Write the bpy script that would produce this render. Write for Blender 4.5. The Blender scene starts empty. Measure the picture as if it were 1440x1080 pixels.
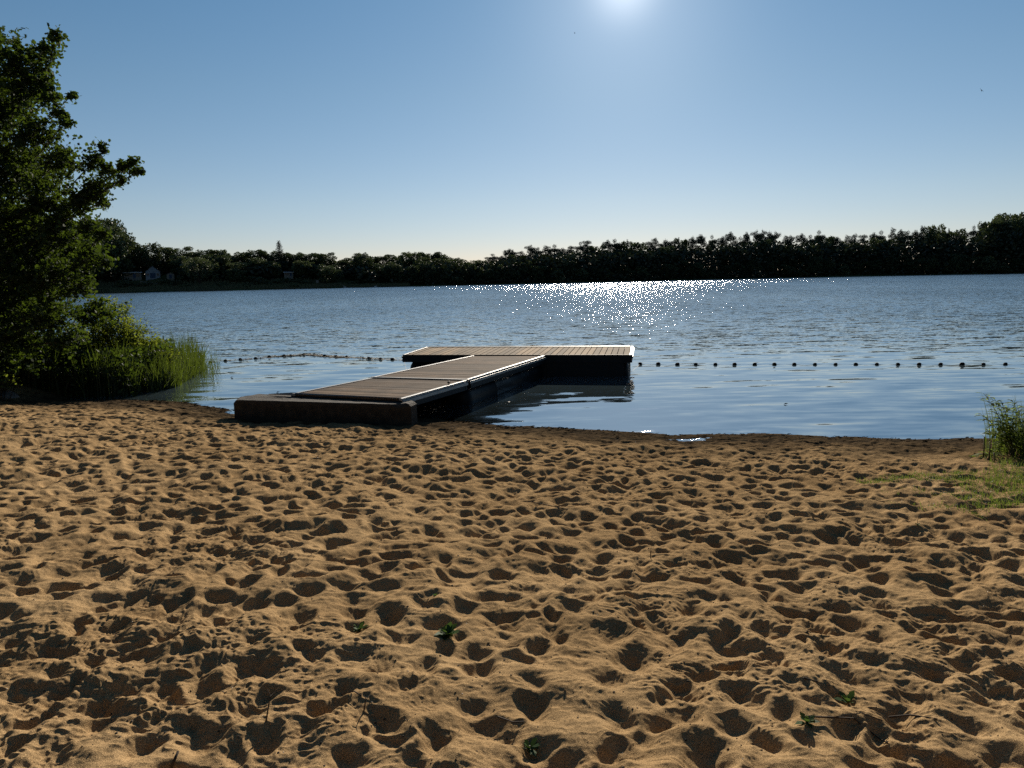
import bpy, math, random
import numpy as np
from mathutils import Vector, Matrix
R = math.radians
rng = np.random.default_rng(7)
random.seed(7)
scene = bpy.context.scene
COL = scene.collection

# ------------------------------------------------------------------ camera maths
H = 2.3
PITCH = math.atan(149/1000.); ROLL = R(1.15)
def ray(px, py):
    u = (px-720)/1000.; v = (540-py)/1000.
    c, s = math.cos(ROLL), math.sin(ROLL)
    x = u*c+v*s; y = -u*s+v*c
    return Vector((x, math.cos(PITCH)+y*math.sin(PITCH), -math.sin(PITCH)+y*math.cos(PITCH)))
def gp(px, py, z=0.):
    d = ray(px, py); t = (z-H)/d.z
    return Vector((d.x*t, d.y*t, z))
def at(px, py, Y):
    d = ray(px, py); t = Y/d.y
    return Vector((d.x*t, Y, H+d.z*t))

cam = bpy.data.cameras.new('camera'); camo = bpy.data.objects.new('camera', cam); COL.objects.link(camo)
cam.sensor_width = 36; cam.lens = 25.0; cam.clip_start = 0.05; cam.clip_end = 6000
camo.location = (0, 0, H)
f = Vector((0, math.cos(PITCH), -math.sin(PITCH))); r0 = Vector((1, 0, 0)); u0 = r0.cross(f)
c, s = math.cos(ROLL), math.sin(ROLL)
rr = r0*c-u0*s; uu = r0*s+u0*c
camo.rotation_euler = Matrix((rr, uu, -f)).transposed().to_euler()
scene.camera = camo

# ------------------------------------------------------------------ light
sd = ray(878, -26).normalized()
SUN_EL = math.asin(sd.z); SUN_AZ = math.atan2(sd.x, sd.y)
w = bpy.data.worlds.new("World"); scene.world = w; w.use_nodes = True
nt = w.node_tree; bg = nt.nodes['Background']
sky = nt.nodes.new('ShaderNodeTexSky'); sky.sky_type = 'NISHITA'; sky.sun_disc = False
sky.sun_elevation = SUN_EL; sky.sun_rotation = SUN_AZ
sky.altitude = 900; sky.air_density = 1.0; sky.dust_density = 0.10; sky.ozone_density = 3.0
# clear summer evening sky: tint by height above the horizon, deepen away from the sun, tight aureole round the sun
_tc = nt.nodes.new('ShaderNodeTexCoord'); _nv = nt.nodes.new('ShaderNodeVectorMath'); _nv.operation = 'NORMALIZE'; nt.links.new(_tc.outputs['Generated'], _nv.inputs[0])
_sx = nt.nodes.new('ShaderNodeSeparateXYZ'); nt.links.new(_nv.outputs[0], _sx.inputs[0])
_rp = nt.nodes.new('ShaderNodeValToRGB'); nt.links.new(_sx.outputs[2], _rp.inputs[0]); _e = _rp.color_ramp.elements
_e.new(.1); _e.new(.25)
for _k, (_p, _c) in enumerate(((0., (1.05, .90, .99)), (.1, (1.12, 1.02, .99)), (.24, (1.02, 1.09, 1.03)), (.36, (.88, 1.12, 1.11)))):
    _e[_k].position = _p; _e[_k].color = (*_c, 1)
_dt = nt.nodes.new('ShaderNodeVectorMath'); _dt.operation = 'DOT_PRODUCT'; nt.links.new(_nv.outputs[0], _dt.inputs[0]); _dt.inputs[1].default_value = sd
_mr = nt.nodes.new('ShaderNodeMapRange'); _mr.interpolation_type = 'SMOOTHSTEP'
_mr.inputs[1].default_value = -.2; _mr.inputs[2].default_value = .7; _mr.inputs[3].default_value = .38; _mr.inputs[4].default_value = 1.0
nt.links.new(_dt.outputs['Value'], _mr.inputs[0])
def _m(op, a, b):
    k = nt.nodes.new('ShaderNodeMath'); k.operation = op
    for i_, v_ in enumerate((a, b)):
        if isinstance(v_, (int, float)): k.inputs[i_].default_value = v_
        else: nt.links.new(v_, k.inputs[i_])
    return k.outputs[0]
_pos = _m('MAXIMUM', _dt.outputs['Value'], 0.)
_au = _m('ADD', _m('MULTIPLY', _m('POWER', _pos, 160.), 2.3), _m('ADD', _m('MULTIPLY', _m('POWER', _pos, 1500.), 6.0), _m('MULTIPLY', _m('POWER', _pos, 12.), .6)))
_v1 = nt.nodes.new('ShaderNodeVectorMath'); _v1.operation = 'MULTIPLY'; nt.links.new(sky.outputs[0], _v1.inputs[0]); nt.links.new(_rp.outputs[0], _v1.inputs[1])
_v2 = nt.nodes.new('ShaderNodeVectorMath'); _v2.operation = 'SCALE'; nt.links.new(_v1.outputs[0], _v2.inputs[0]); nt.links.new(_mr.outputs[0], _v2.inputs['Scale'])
_v3 = nt.nodes.new('ShaderNodeVectorMath'); _v3.operation = 'SCALE'; _v3.inputs[0].default_value = (1., .97, .93); nt.links.new(_au, _v3.inputs['Scale'])
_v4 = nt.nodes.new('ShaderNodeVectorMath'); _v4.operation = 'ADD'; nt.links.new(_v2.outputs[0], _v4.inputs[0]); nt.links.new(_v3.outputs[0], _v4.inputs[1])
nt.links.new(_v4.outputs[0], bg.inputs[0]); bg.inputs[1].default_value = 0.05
sl = bpy.data.lights.new('sun', 'SUN'); sl.energy = 5.0; sl.angle = R(0.53); sl.color = (1, 0.90, 0.76)
so = bpy.data.objects.new('sun', sl); COL.objects.link(so)
so.rotation_euler = (-sd).to_track_quat('-Z', 'Y').to_euler()
vs = scene.view_settings; vs.view_transform = 'Standard'; vs.look = 'None'; vs.gamma = 1; vs.exposure = 0.5
scene.cycles.use_denoising = False
scene.cycles.max_bounces = 6; scene.cycles.transparent_max_bounces = 12
scene.cycles.sample_clamp_indirect = 4.0
scene.cycles.caustics_reflective = False; scene.cycles.caustics_refractive = False

# ------------------------------------------------------------------ helpers
def tag(o, label=None, cat=None, group=None, kind=None):
    if label: o['label'] = label
    if cat: o['category'] = cat
    if group: o['group'] = group
    if kind: o['kind'] = kind
    return o
def empty(name, loc=(0, 0, 0), rz=0):
    o = bpy.data.objects.new(name, None); COL.objects.link(o); o.location = loc; o.rotation_euler = (0, 0, rz)
    o.empty_display_size = 0.2
    return o
def mesh_obj(name, verts, faces, mat, parent=None, smooth=False, uv=None):
    verts = np.asarray(verts, dtype=np.float32).reshape(-1, 3)
    me = bpy.data.meshes.new(name)
    if isinstance(faces, np.ndarray):
        n, k = faces.shape
        me.vertices.add(len(verts)); me.vertices.foreach_set('co', verts.ravel())
        me.loops.add(n*k); me.loops.foreach_set('vertex_index', faces.astype(np.int32).ravel())
        me.polygons.add(n); me.polygons.foreach_set('loop_start', np.arange(0, n*k, k, dtype=np.int32))
        me.polygons.foreach_set('loop_total', np.full(n, k, dtype=np.int32))
        me.update(calc_edges=True)
    else:
        me.from_pydata(verts.tolist(), [], faces)
    if smooth: me.polygons.foreach_set('use_smooth', np.ones(len(me.polygons), dtype=bool))
    me.materials.append(mat); me.update()
    o = bpy.data.objects.new(name, me); COL.objects.link(o)
    if parent: o.parent = parent
    return o
class MB:
    def __init__(s): s.v = []; s.f = []
    def add(s, v, f):
        b = len(s.v); s.v += [tuple(p) for p in v]; s.f += [tuple(i+b for i in q) for q in f]
    def hexa(s, bot, top):      # 4 bottom corners, 4 top corners, ccw from above
        s.add(list(bot)+list(top), [(3, 2, 1, 0), (4, 5, 6, 7), (0, 1, 5, 4), (1, 2, 6, 5), (2, 3, 7, 6), (3, 0, 4, 7)])
    def bar(s, a, b, w, h, up=Vector((0, 0, 1))):   # box from a to b; w sideways, h vertical (centred)
        a = Vector(a); b = Vector(b); d = (b-a).normalized(); sd_ = d.cross(up).normalized(); u = sd_.cross(d)
        q = []
        for p in (a, b):
            q.append([p-sd_*w/2-u*h/2, p+sd_*w/2-u*h/2, p+sd_*w/2+u*h/2, p-sd_*w/2+u*h/2])
        s.add(q[0]+q[1], [(0, 1, 2, 3), (7, 6, 5, 4), (0, 4, 5, 1), (1, 5, 6, 2), (2, 6, 7, 3), (3, 7, 4, 0)])
    def tube(s, pts, rad, n=8, cap=True):
        pts = [Vector(p) for p in pts]; rings = []
        for i, p in enumerate(pts):
            d = (pts[min(i+1, len(pts)-1)]-pts[max(i-1, 0)]).normalized()
            a = d.cross(Vector((0, 0, 1)) if abs(d.z) < .9 else Vector((1, 0, 0))).normalized(); b = d.cross(a)
            rd = rad[i] if hasattr(rad, '__len__') else rad
            rings.append([p+(a*math.cos(t)+b*math.sin(t))*rd for t in [2*math.pi*k/n for k in range(n)]])
        v = [q for r_ in rings for q in r_]; fs = []
        for i in range(len(pts)-1):
            for k in range(n):
                fs.append((i*n+k, i*n+(k+1) % n, (i+1)*n+(k+1) % n, (i+1)*n+k))
        if cap: fs.append(tuple(range(n-1, -1, -1))); fs.append(tuple(range(len(v)-n, len(v))))
        s.add(v, fs)
    def build(s, name, mat, parent=None, smooth=False, bevel=0):
        o = mesh_obj(name, s.v, s.f, mat, parent, smooth)
        if bevel:
            m = o.modifiers.new('bevel', 'BEVEL'); m.width = bevel; m.segments = 2; m.limit_method = 'ANGLE'
        return o

# ------------------------------------------------------------------ noise (numpy)
def vnoise(x, y, seed):
    """smooth 2-D value noise, -1..1"""
    g = np.random.default_rng(seed).uniform(-1, 1, (256, 256))
    xi = np.floor(x).astype(int); yi = np.floor(y).astype(int); fx = x-xi; fy = y-yi
    fx = fx*fx*fx*(fx*(fx*6-15)+10); fy = fy*fy*fy*(fy*(fy*6-15)+10)
    a = g[yi % 256, xi % 256]; b = g[yi % 256, (xi+1) % 256]; c_ = g[(yi+1) % 256, xi % 256]; d = g[(yi+1) % 256, (xi+1) % 256]
    return (a*(1-fx)+b*fx)*(1-fy)+(c_*(1-fx)+d*fx)*fy
def fbm(x, y, seed, octv=4, gain=.5):
    t = 0; a = 1; ca, sa = math.cos(.6), math.sin(.6)
    for i in range(octv):
        t = t+a*vnoise(x, y, seed+i); a *= gain; x, y = (x*ca-y*sa)*2.03+17.3, (x*sa+y*ca)*2.03+5.1
    return t

# ------------------------------------------------------------------ material helpers
def mat_new(name):
    m = bpy.data.materials.new(name); m.use_nodes = True; n = m.node_tree; n.nodes.clear()
    out = n.nodes.new('ShaderNodeOutputMaterial'); return m, n, out
def N(n, t, **k):
    nd = n.nodes.new(t)
    for a, b in k.items():
        if a.startswith('i_'):
            key = a[2:].replace('_', ' ')
            nd.inputs[int(key) if key.isdigit() else key].default_value = b
        else: setattr(nd, a, b)
    return nd
def L(n, a, b): n.links.new(a, b)
def ramp(n, src, stops, interp='LINEAR'):
    r_ = n.nodes.new('ShaderNodeValToRGB'); e = r_.color_ramp.elements; r_.color_ramp.interpolation = interp
    while len(e) < len(stops): e.new(.5)
    for i, (p, c_) in enumerate(stops):
        e[i].position = p; e[i].color = c_ if len(c_) == 4 else (*c_, 1)
    L(n, src, r_.inputs[0]); return r_.outputs[0]
def math_n(n, op, a, b=None, clamp=False):
    m = n.nodes.new('ShaderNodeMath'); m.operation = op; m.use_clamp = clamp
    for i, v in enumerate((a, b)):
        if v is None: continue
        if isinstance(v, (int, float)): m.inputs[i].default_value = v
        else: L(n, v, m.inputs[i])
    return m.outputs[0]
def mixc(n, fac, a, b, mode='MIX'):
    m = n.nodes.new('ShaderNodeMix'); m.data_type = 'RGBA'; m.blend_type = mode
    for sk, v in ((m.inputs[0], fac), (m.inputs[6], a), (m.inputs[7], b)):
        if isinstance(v, (int, float)): sk.default_value = v
        elif isinstance(v, tuple): sk.default_value = (*v, 1) if len(v) == 3 else v
        else: L(n, v, sk)
    return m.outputs[2]
def simple(name, col, rough=.7, metal=0., var=.25, scale=6., bump=0., bscale=40., spec=.3, coords='Object', stretch=(1, 1, 1)):
    m, n, out = mat_new(name); b = N(n, 'ShaderNodeBsdfPrincipled')
    tc = N(n, 'ShaderNodeTexCoord'); mp = N(n, 'ShaderNodeMapping'); mp.inputs['Scale'].default_value = stretch
    L(n, tc.outputs[coords], mp.inputs[0])
    no = N(n, 'ShaderNodeTexNoise', i_Scale=scale, i_Detail=5.); L(n, mp.outputs[0], no.inputs[0])
    cc = ramp(n, no.outputs[0], [(.3, tuple(x*(1-var) for x in col)), (.7, tuple(min(1, x*(1+var)) for x in col))])
    if 'planks' in name:      # every board has weathered its own way
        gg = N(n, 'ShaderNodeNewGeometry'); cc = mixc(n, 1., cc, ramp(n, gg.outputs['Random Per Island'], [(0, (.62, .62, .64)), (.5, (1, 1, 1)), (1, (1.35, 1.28, 1.2))]), 'MULTIPLY')
    L(n, cc, b.inputs['Base Color']); b.inputs['Roughness'].default_value = rough; b.inputs['Metallic'].default_value = metal
    b.inputs['Specular IOR Level'].default_value = spec
    if bump:
        nb = N(n, 'ShaderNodeTexNoise', i_Scale=bscale, i_Detail=4.); L(n, mp.outputs[0], nb.inputs[0])
        bp = N(n, 'ShaderNodeBump', i_Strength=1., i_Distance=bump); L(n, nb.outputs[0], bp.inputs['Height']); L(n, bp.outputs[0], b.inputs['Normal'])
    L(n, b.outputs[0], out.inputs[0]); return m
def leaf_mat(name, dark, light, trans, tfac=.45, scale=.6, rough=.45, objrand=.3, gloss=.06):
    m, n, out = mat_new(name)
    geo = N(n, 'ShaderNodeNewGeometry'); oi = N(n, 'ShaderNodeObjectInfo')
    no = N(n, 'ShaderNodeTexNoise', i_Scale=scale, i_Detail=3.); L(n, geo.outputs['Position'], no.inputs[0])
    v = math_n(n, 'ADD', math_n(n, 'MULTIPLY', no.outputs[0], .8), math_n(n, 'MULTIPLY', geo.outputs['Random Per Island'], .35))
    v = math_n(n, 'ADD', v, math_n(n, 'MULTIPLY', math_n(n, 'SUBTRACT', oi.outputs['Random'], .5), objrand))
    cc = ramp(n, v, [(.3, dark), (.8, light)]); ct = mixc(n, v, tuple(x*.55 for x in trans), trans)
    d = N(n, 'ShaderNodeBsdfDiffuse'); t = N(n, 'ShaderNodeBsdfTranslucent'); g = N(n, 'ShaderNodeBsdfGlossy', i_Roughness=rough)
    L(n, cc, d.inputs[0]); L(n, ct, t.inputs[0]); g.inputs[0].default_value = (.8, .8, .8, 1)
    m1 = N(n, 'ShaderNodeMixShader', i_0=tfac); L(n, d.outputs[0], m1.inputs[1]); L(n, t.outputs[0], m1.inputs[2])
    m2 = N(n, 'ShaderNodeMixShader', i_0=gloss); L(n, m1.outputs[0], m2.inputs[1]); L(n, g.outputs[0], m2.inputs[2])
    L(n, m2.outputs[0], out.inputs[0]); return m

# ------------------------------------------------------------------ terrain functions
SHX = np.array([-40, -16, -10.7, -8.3, -6.5, -5.2, -3, -.95, -.24, 1.17, 2.36, 3.83, 6.9, 12, 40])
SHY = np.array([14.9, 14.8, 14.6, 14.4, 13.85, 13.0, 12.2, 11.45, 11.04, 10.58, 10.08, 9.95, 9.4, 9.1, 8.6])
def shore_y(x):
    x = np.asarray(x, float)
    return np.interp(x, SHX, SHY)+.13*vnoise(x*.9, x*0+3.3, 41)+.05*vnoise(x*3.1, x*0+7.3, 42)
def beach_base(x, y):
    s_ = shore_y(x)-y
    z = np.where(s_ > 0, .085*s_, .11*s_)
    z = np.where(s_ > 9, .765+.01*(s_-9), z)
    # vegetated left bank running out along the lake
    lb = (-9.3-.32*(y-14)+.35*vnoise(y*.6, y*0+1.7, 43))-x
    lb = np.where(y > 13, lb, -9)
    lb = np.minimum(lb, (22-y))
    zb = np.where(lb > 0, np.minimum(.28*lb, .9), .25*lb)
    z = np.maximum(z, zb)
    # two shallow puddles by the water's edge
    z = z-.055*np.exp(-(((x-2.48)/.48)**2+((y-9.70)/.17)**2))*(np.abs(x-2.5) < 1.5)
    z = z-.10*np.exp(-(((x+4.85)/.28)**2+((y-12.62)/.22)**2))
    return np.maximum(z, -1.8)

# footprint raster
RX0, RX1, RY0, RY1, RS = -15., 15., .6, 15., .0125
nx = int((RX1-RX0)/RS); ny = int((RY1-RY0)/RS)
HF = np.zeros((ny, nx), np.float32)
def stamp(cx, cy, a, b, th, D, pw, rim, k):
    Rm = max(a, b)*1.9
    i0 = max(0, int((cx-Rm-RX0)/RS)); i1 = min(nx, int((cx+Rm-RX0)/RS)+1)
    j0 = max(0, int((cy-Rm-RY0)/RS)); j1 = min(ny, int((cy+Rm-RY0)/RS)+1)
    if i1-i0 < 3 or j1-j0 < 3: return
    X, Y = np.meshgrid(RX0+np.arange(i0, i1)*RS-cx, RY0+np.arange(j0, j1)*RS-cy)
    ct, st = math.cos(th), math.sin(th)
    U = (X*ct+Y*st)/a; V = (-X*st+Y*ct)/b
    ang = np.arctan2(V, U)
    wob = 1+.14*np.sin(2*ang+k)+.09*np.sin(3*ang+2.3*k)+.05*np.sin(5*ang+k*3.1)
    r = np.sqrt(U*U+V*V)/wob
    loc = HF[j0:j1, i0:i1]
    bowl = np.where(r < 1.0, -D*(1-r**pw), 0)+rim*D*np.exp(-((r-1.22)/.24)**2)*(1+.5*np.sin(ang+k))
    m = 1/(1+np.exp((r-1.32)*9))
    HF[j0:j1, i0:i1] = loc*(1-m)+(loc.mean()*.35+bowl)*m
def dent(cx, cy, a, b, th, D, rise_):
    Rm = max(a, b)*1.6
    i0 = max(0, int((cx-Rm-RX0)/RS)); i1 = min(nx, int((cx+Rm-RX0)/RS)+1)
    j0 = max(0, int((cy-Rm-RY0)/RS)); j1 = min(ny, int((cy+Rm-RY0)/RS)+1)
    if i1-i0 < 3 or j1-j0 < 3: return
    X, Y = np.meshgrid(RX0+np.arange(i0, i1)*RS-cx, RY0+np.arange(j0, j1)*RS-cy)
    ct, st = math.cos(th), math.sin(th)
    r = np.sqrt(((X*ct+Y*st)/a)**2+((-X*st+Y*ct)/b)**2)
    # parabolic floor, near-constant slope wall (sand at rest)
    v = -D+rise_*np.where(r < .5, r*r, r-.25)
    loc = HF[j0:j1, i0:i1]
    k = .012; hmix = np.clip(.5+.5*(loc-v)/k, 0, 1)
    HF[j0:j1, i0:i1] = np.where(r < 2.2, loc*(1-hmix)+v*hmix-k*hmix*(1-hmix), loc)
HF[:] = .024
gs = .178
for gyy in np.arange(RY0, RY1, gs):
    for gxx in np.arange(RX0, RX1, gs*1.05):
        if rng.random() < .04: continue
        cx = gxx+rng.uniform(-.5, .5)*gs; cy = gyy+rng.uniform(-.5, .5)*gs
        th = rng.normal(1.57, .7) if rng.random() < .65 else rng.uniform(0, 3.14)
        a = rng.uniform(.085, .13); b = rng.uniform(.058, .088); D = rng.uniform(.004, .029)
        dent(cx, cy, a, b, th, D, rng.uniform(.048, .072))
nst = int((RX1-RX0)*(RY1-RY0)*7)
for i in range(nst):
    cx = rng.uniform(RX0, RX1); cy = rng.uniform(RY0, RY1)
    q = rng.random()
    if q < .65:   th = rng.normal(1.57, .6); a = rng.uniform(.08, .125); b = rng.uniform(.048, .07)
    elif q < .9:  th = rng.uniform(0, 3.14); a = rng.uniform(.05, .085); b = rng.uniform(.045, .07)
    else:         th = rng.uniform(-.5, .5); a = rng.uniform(.11, .18); b = rng.uniform(.05, .07)
    if rng.random() < .3: stamp(cx, cy, a, b, th, rng.uniform(.025, .042), 1.6, rng.uniform(.2, .45), rng.uniform(0, 6.3))
    else: dent(cx, cy, a, b, th, rng.uniform(.020, .044), rng.uniform(.048, .07))
for _ in range(2):
    HF = (HF*4+np.roll(HF, 1, 0)+np.roll(HF, -1, 0)+np.roll(HF, 1, 1)+np.roll(HF, -1, 1))/8
def hf_sample(x, y):
    fx = np.clip((x-RX0)/RS, 0, nx-2.001); fy = np.clip((y-RY0)/RS, 0, ny-2.001)
    i = fx.astype(int); j = fy.astype(int); fx = fx-i; fy = fy-j
    return (HF[j, i]*(1-fx)+HF[j, i+1]*fx)*(1-fy)+(HF[j+1, i]*(1-fx)+HF[j+1, i+1]*fx)*fy
def sand_z(x, y, detail=True):
    x = np.asarray(x, float); y = np.asarray(y, float)
    base = beach_base(x, y); s_ = shore_y(x)-y
    wx = x+.025*vnoise(x*5, y*5, 11)+.016*vnoise(x*14, y*14, 12); wy = y+.025*vnoise(x*5+9, y*5, 13)+.016*vnoise(x*14+5, y*14, 14)
    amp = np.clip((s_-.55)/2.2, 0, 1)**.8*.95+.05*np.clip(s_/.4, 0, 1)
    amp = np.where((x > 3.0) & (y > 6.0), amp*np.clip(1-(x-3.0)/3.5*np.clip((y-6)/1.5, 0, 1), .3, 1), amp)
    z = base+hf_sample(wx, wy)*amp+(.020*vnoise(x*.8, y*.8, 21)+.022*vnoise(x*2.1+.5*vnoise(x, y, 5), y*2.4, 22))*np.clip(s_/1.5, 0, 1)
    if detail:
        rough = np.clip(.42+.55*vnoise(x*1.1, y*1.1, 31)+.4*vnoise(x*3, y*3, 33), .4, .95)
        am2 = np.clip(s_/.8+.1, .12, 1)
        z = z+am2*(.013*vnoise(x*3.3+.6*vnoise(x*1.5, y*1.5, 19), y*4.1, 27)+.015*vnoise(x*5.6+.6*vnoise(x*2, y*2, 9), y*6.6, 26)+.0075*vnoise(x*11+.8*vnoise(x*3, y*3, 8), y*13, 24)+.004*(1-2*np.abs(vnoise(x*8+2, y*9.5, 25))))
        z = z+am2*rough*(.0095*fbm(x*15, y*15, 50, 3, .55)+.0045*(1-2*np.abs(vnoise(x*34+3*vnoise(x*6, y*6, 3), y*34, 61))))
        z = z+.006*np.clip(1-np.abs(s_-.35)/.5, 0, 1)*fbm(x*11, y*11, 70, 3, .6)
    return z

# ------------------------------------------------------------------ materials
def sand_material():
    m, n, out = mat_new('sand'); b = N(n, 'ShaderNodeBsdfPrincipled')
    geo = N(n, 'ShaderNodeNewGeometry'); P = geo.outputs['Position']
    sep = N(n, 'ShaderNodeSeparateXYZ'); L(n, P, sep.inputs[0])
    n1 = N(n, 'ShaderNodeTexNoise', i_Scale=1.3, i_Detail=6.); L(n, P, n1.inputs[0])
    n2 = N(n, 'ShaderNodeTexNoise', i_Scale=260., i_Detail=3., i_Roughness=.7); L(n, P, n2.inputs[0])
    n3 = N(n, 'ShaderNodeTexNoise', i_Scale=14., i_Detail=5.); L(n, P, n3.inputs[0])
    dry = ramp(n, n1.outputs[0], [(.3, (.315, .205, .102)), (.7, (.43, .29, .15))])
    grain = ramp(n, n2.outputs[0], [(.36, (.25, .22, .19)), (.47, (.8, .79, .77)), (.57, (1, 1, 1)), (.66, (1.9, 1.85, 1.75))])
    dry = mixc(n, .8, dry, grain, 'MULTIPLY')
    # wet band: damp, darker and greyer close to the water
    wv = math_n(n, 'ADD', sep.outputs['Z'], math_n(n, 'MULTIPLY', math_n(n, 'SUBTRACT', n3.outputs[0], .5), .10))
    wet = N(n, 'ShaderNodeMapRange', i_1=.03, i_2=.27, i_3=1., i_4=0.); wet.interpolation_type = 'SMOOTHSTEP'; L(n, wv, wet.inputs[0])
    colr = mixc(n, wet.outputs[0], dry, (.075, .053, .032))
    # dark organic litter washed up near the edge
    n4 = N(n, 'ShaderNodeTexNoise', i_Scale=9., i_Detail=8., i_Roughness=.7); mp = N(n, 'ShaderNodeMapping'); mp.inputs['Scale'].default_value = (.5, 1.4, 1)
    L(n, P, mp.inputs[0]); L(n, mp.outputs[0], n4.inputs[0])
    lit = ramp(n, n4.outputs[0], [(.50, (0, 0, 0)), (.57, (1, 1, 1))])
    band = N(n, 'ShaderNodeMapRange', i_1=.09, i_2=.22, i_3=1., i_4=0.); L(n, sep.outputs['Z'], band.inputs[0])
    lf = math_n(n, 'MULTIPLY', lit, band.outputs[0]); lf = math_n(n, 'MULTIPLY', lf, .85)
    colr = mixc(n, lf, colr, (.022, .02, .016))
    # under water: silt, darker with depth
    dep = N(n, 'ShaderNodeMapRange', i_1=0., i_2=-.3, i_3=0., i_4=1.); L(n, sep.outputs['Z'], dep.inputs[0])
    colr = mixc(n, dep.outputs[0], colr, (.018, .016, .011))
    L(n, colr, b.inputs['Base Color'])
    rg = N(n, 'ShaderNodeMapRange', i_1=0.0, i_2=.07, i_3=.65, i_4=.95); L(n, wv, rg.inputs[0]); L(n, rg.outputs[0], b.inputs['Roughness'])
    b.inputs['Specular IOR Level'].default_value = .0
    v = N(n, 'ShaderNodeTexVoronoi', i_Scale=330.); L(n, P, v.inputs[0])
    hh = math_n(n, 'ADD', math_n(n, 'MULTIPLY', n2.outputs[0], 1.), math_n(n, 'MULTIPLY', v.outputs[0], -.6))
    bp = N(n, 'ShaderNodeBump', i_Strength=.45, i_Distance=.005); L(n, hh, bp.inputs['Height']); L(n, bp.outputs[0], b.inputs['Normal'])
    L(n, b.outputs[0], out.inputs[0]); return m
M_sand = sand_material()

def bank_material():
    m, n, out = mat_new('bank_soil'); b = N(n, 'ShaderNodeBsdfPrincipled', i_Roughness=.9)
    geo = N(n, 'ShaderNodeNewGeometry'); sep = N(n, 'ShaderNodeSeparateXYZ'); L(n, geo.outputs['Position'], sep.inputs[0])
    n1 = N(n, 'ShaderNodeTexNoise', i_Scale=.35, i_Detail=8.); L(n, geo.outputs['Position'], n1.inputs[0])
    g = ramp(n, n1.outputs[0], [(.35, (.035, .05, .018)), (.65, (.075, .10, .032))])
    wet = N(n, 'ShaderNodeMapRange', i_1=.0, i_2=-.9, i_3=0., i_4=1.); L(n, sep.outputs['Z'], wet.inputs[0])
    L(n, mixc(n, wet.outputs[0], g, (.02, .018, .012)), b.inputs['Base Color'])
    b.inputs['Specular IOR Level'].default_value = .1
    L(n, b.outputs[0], out.inputs[0]); return m
M_bank = bank_material()

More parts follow.
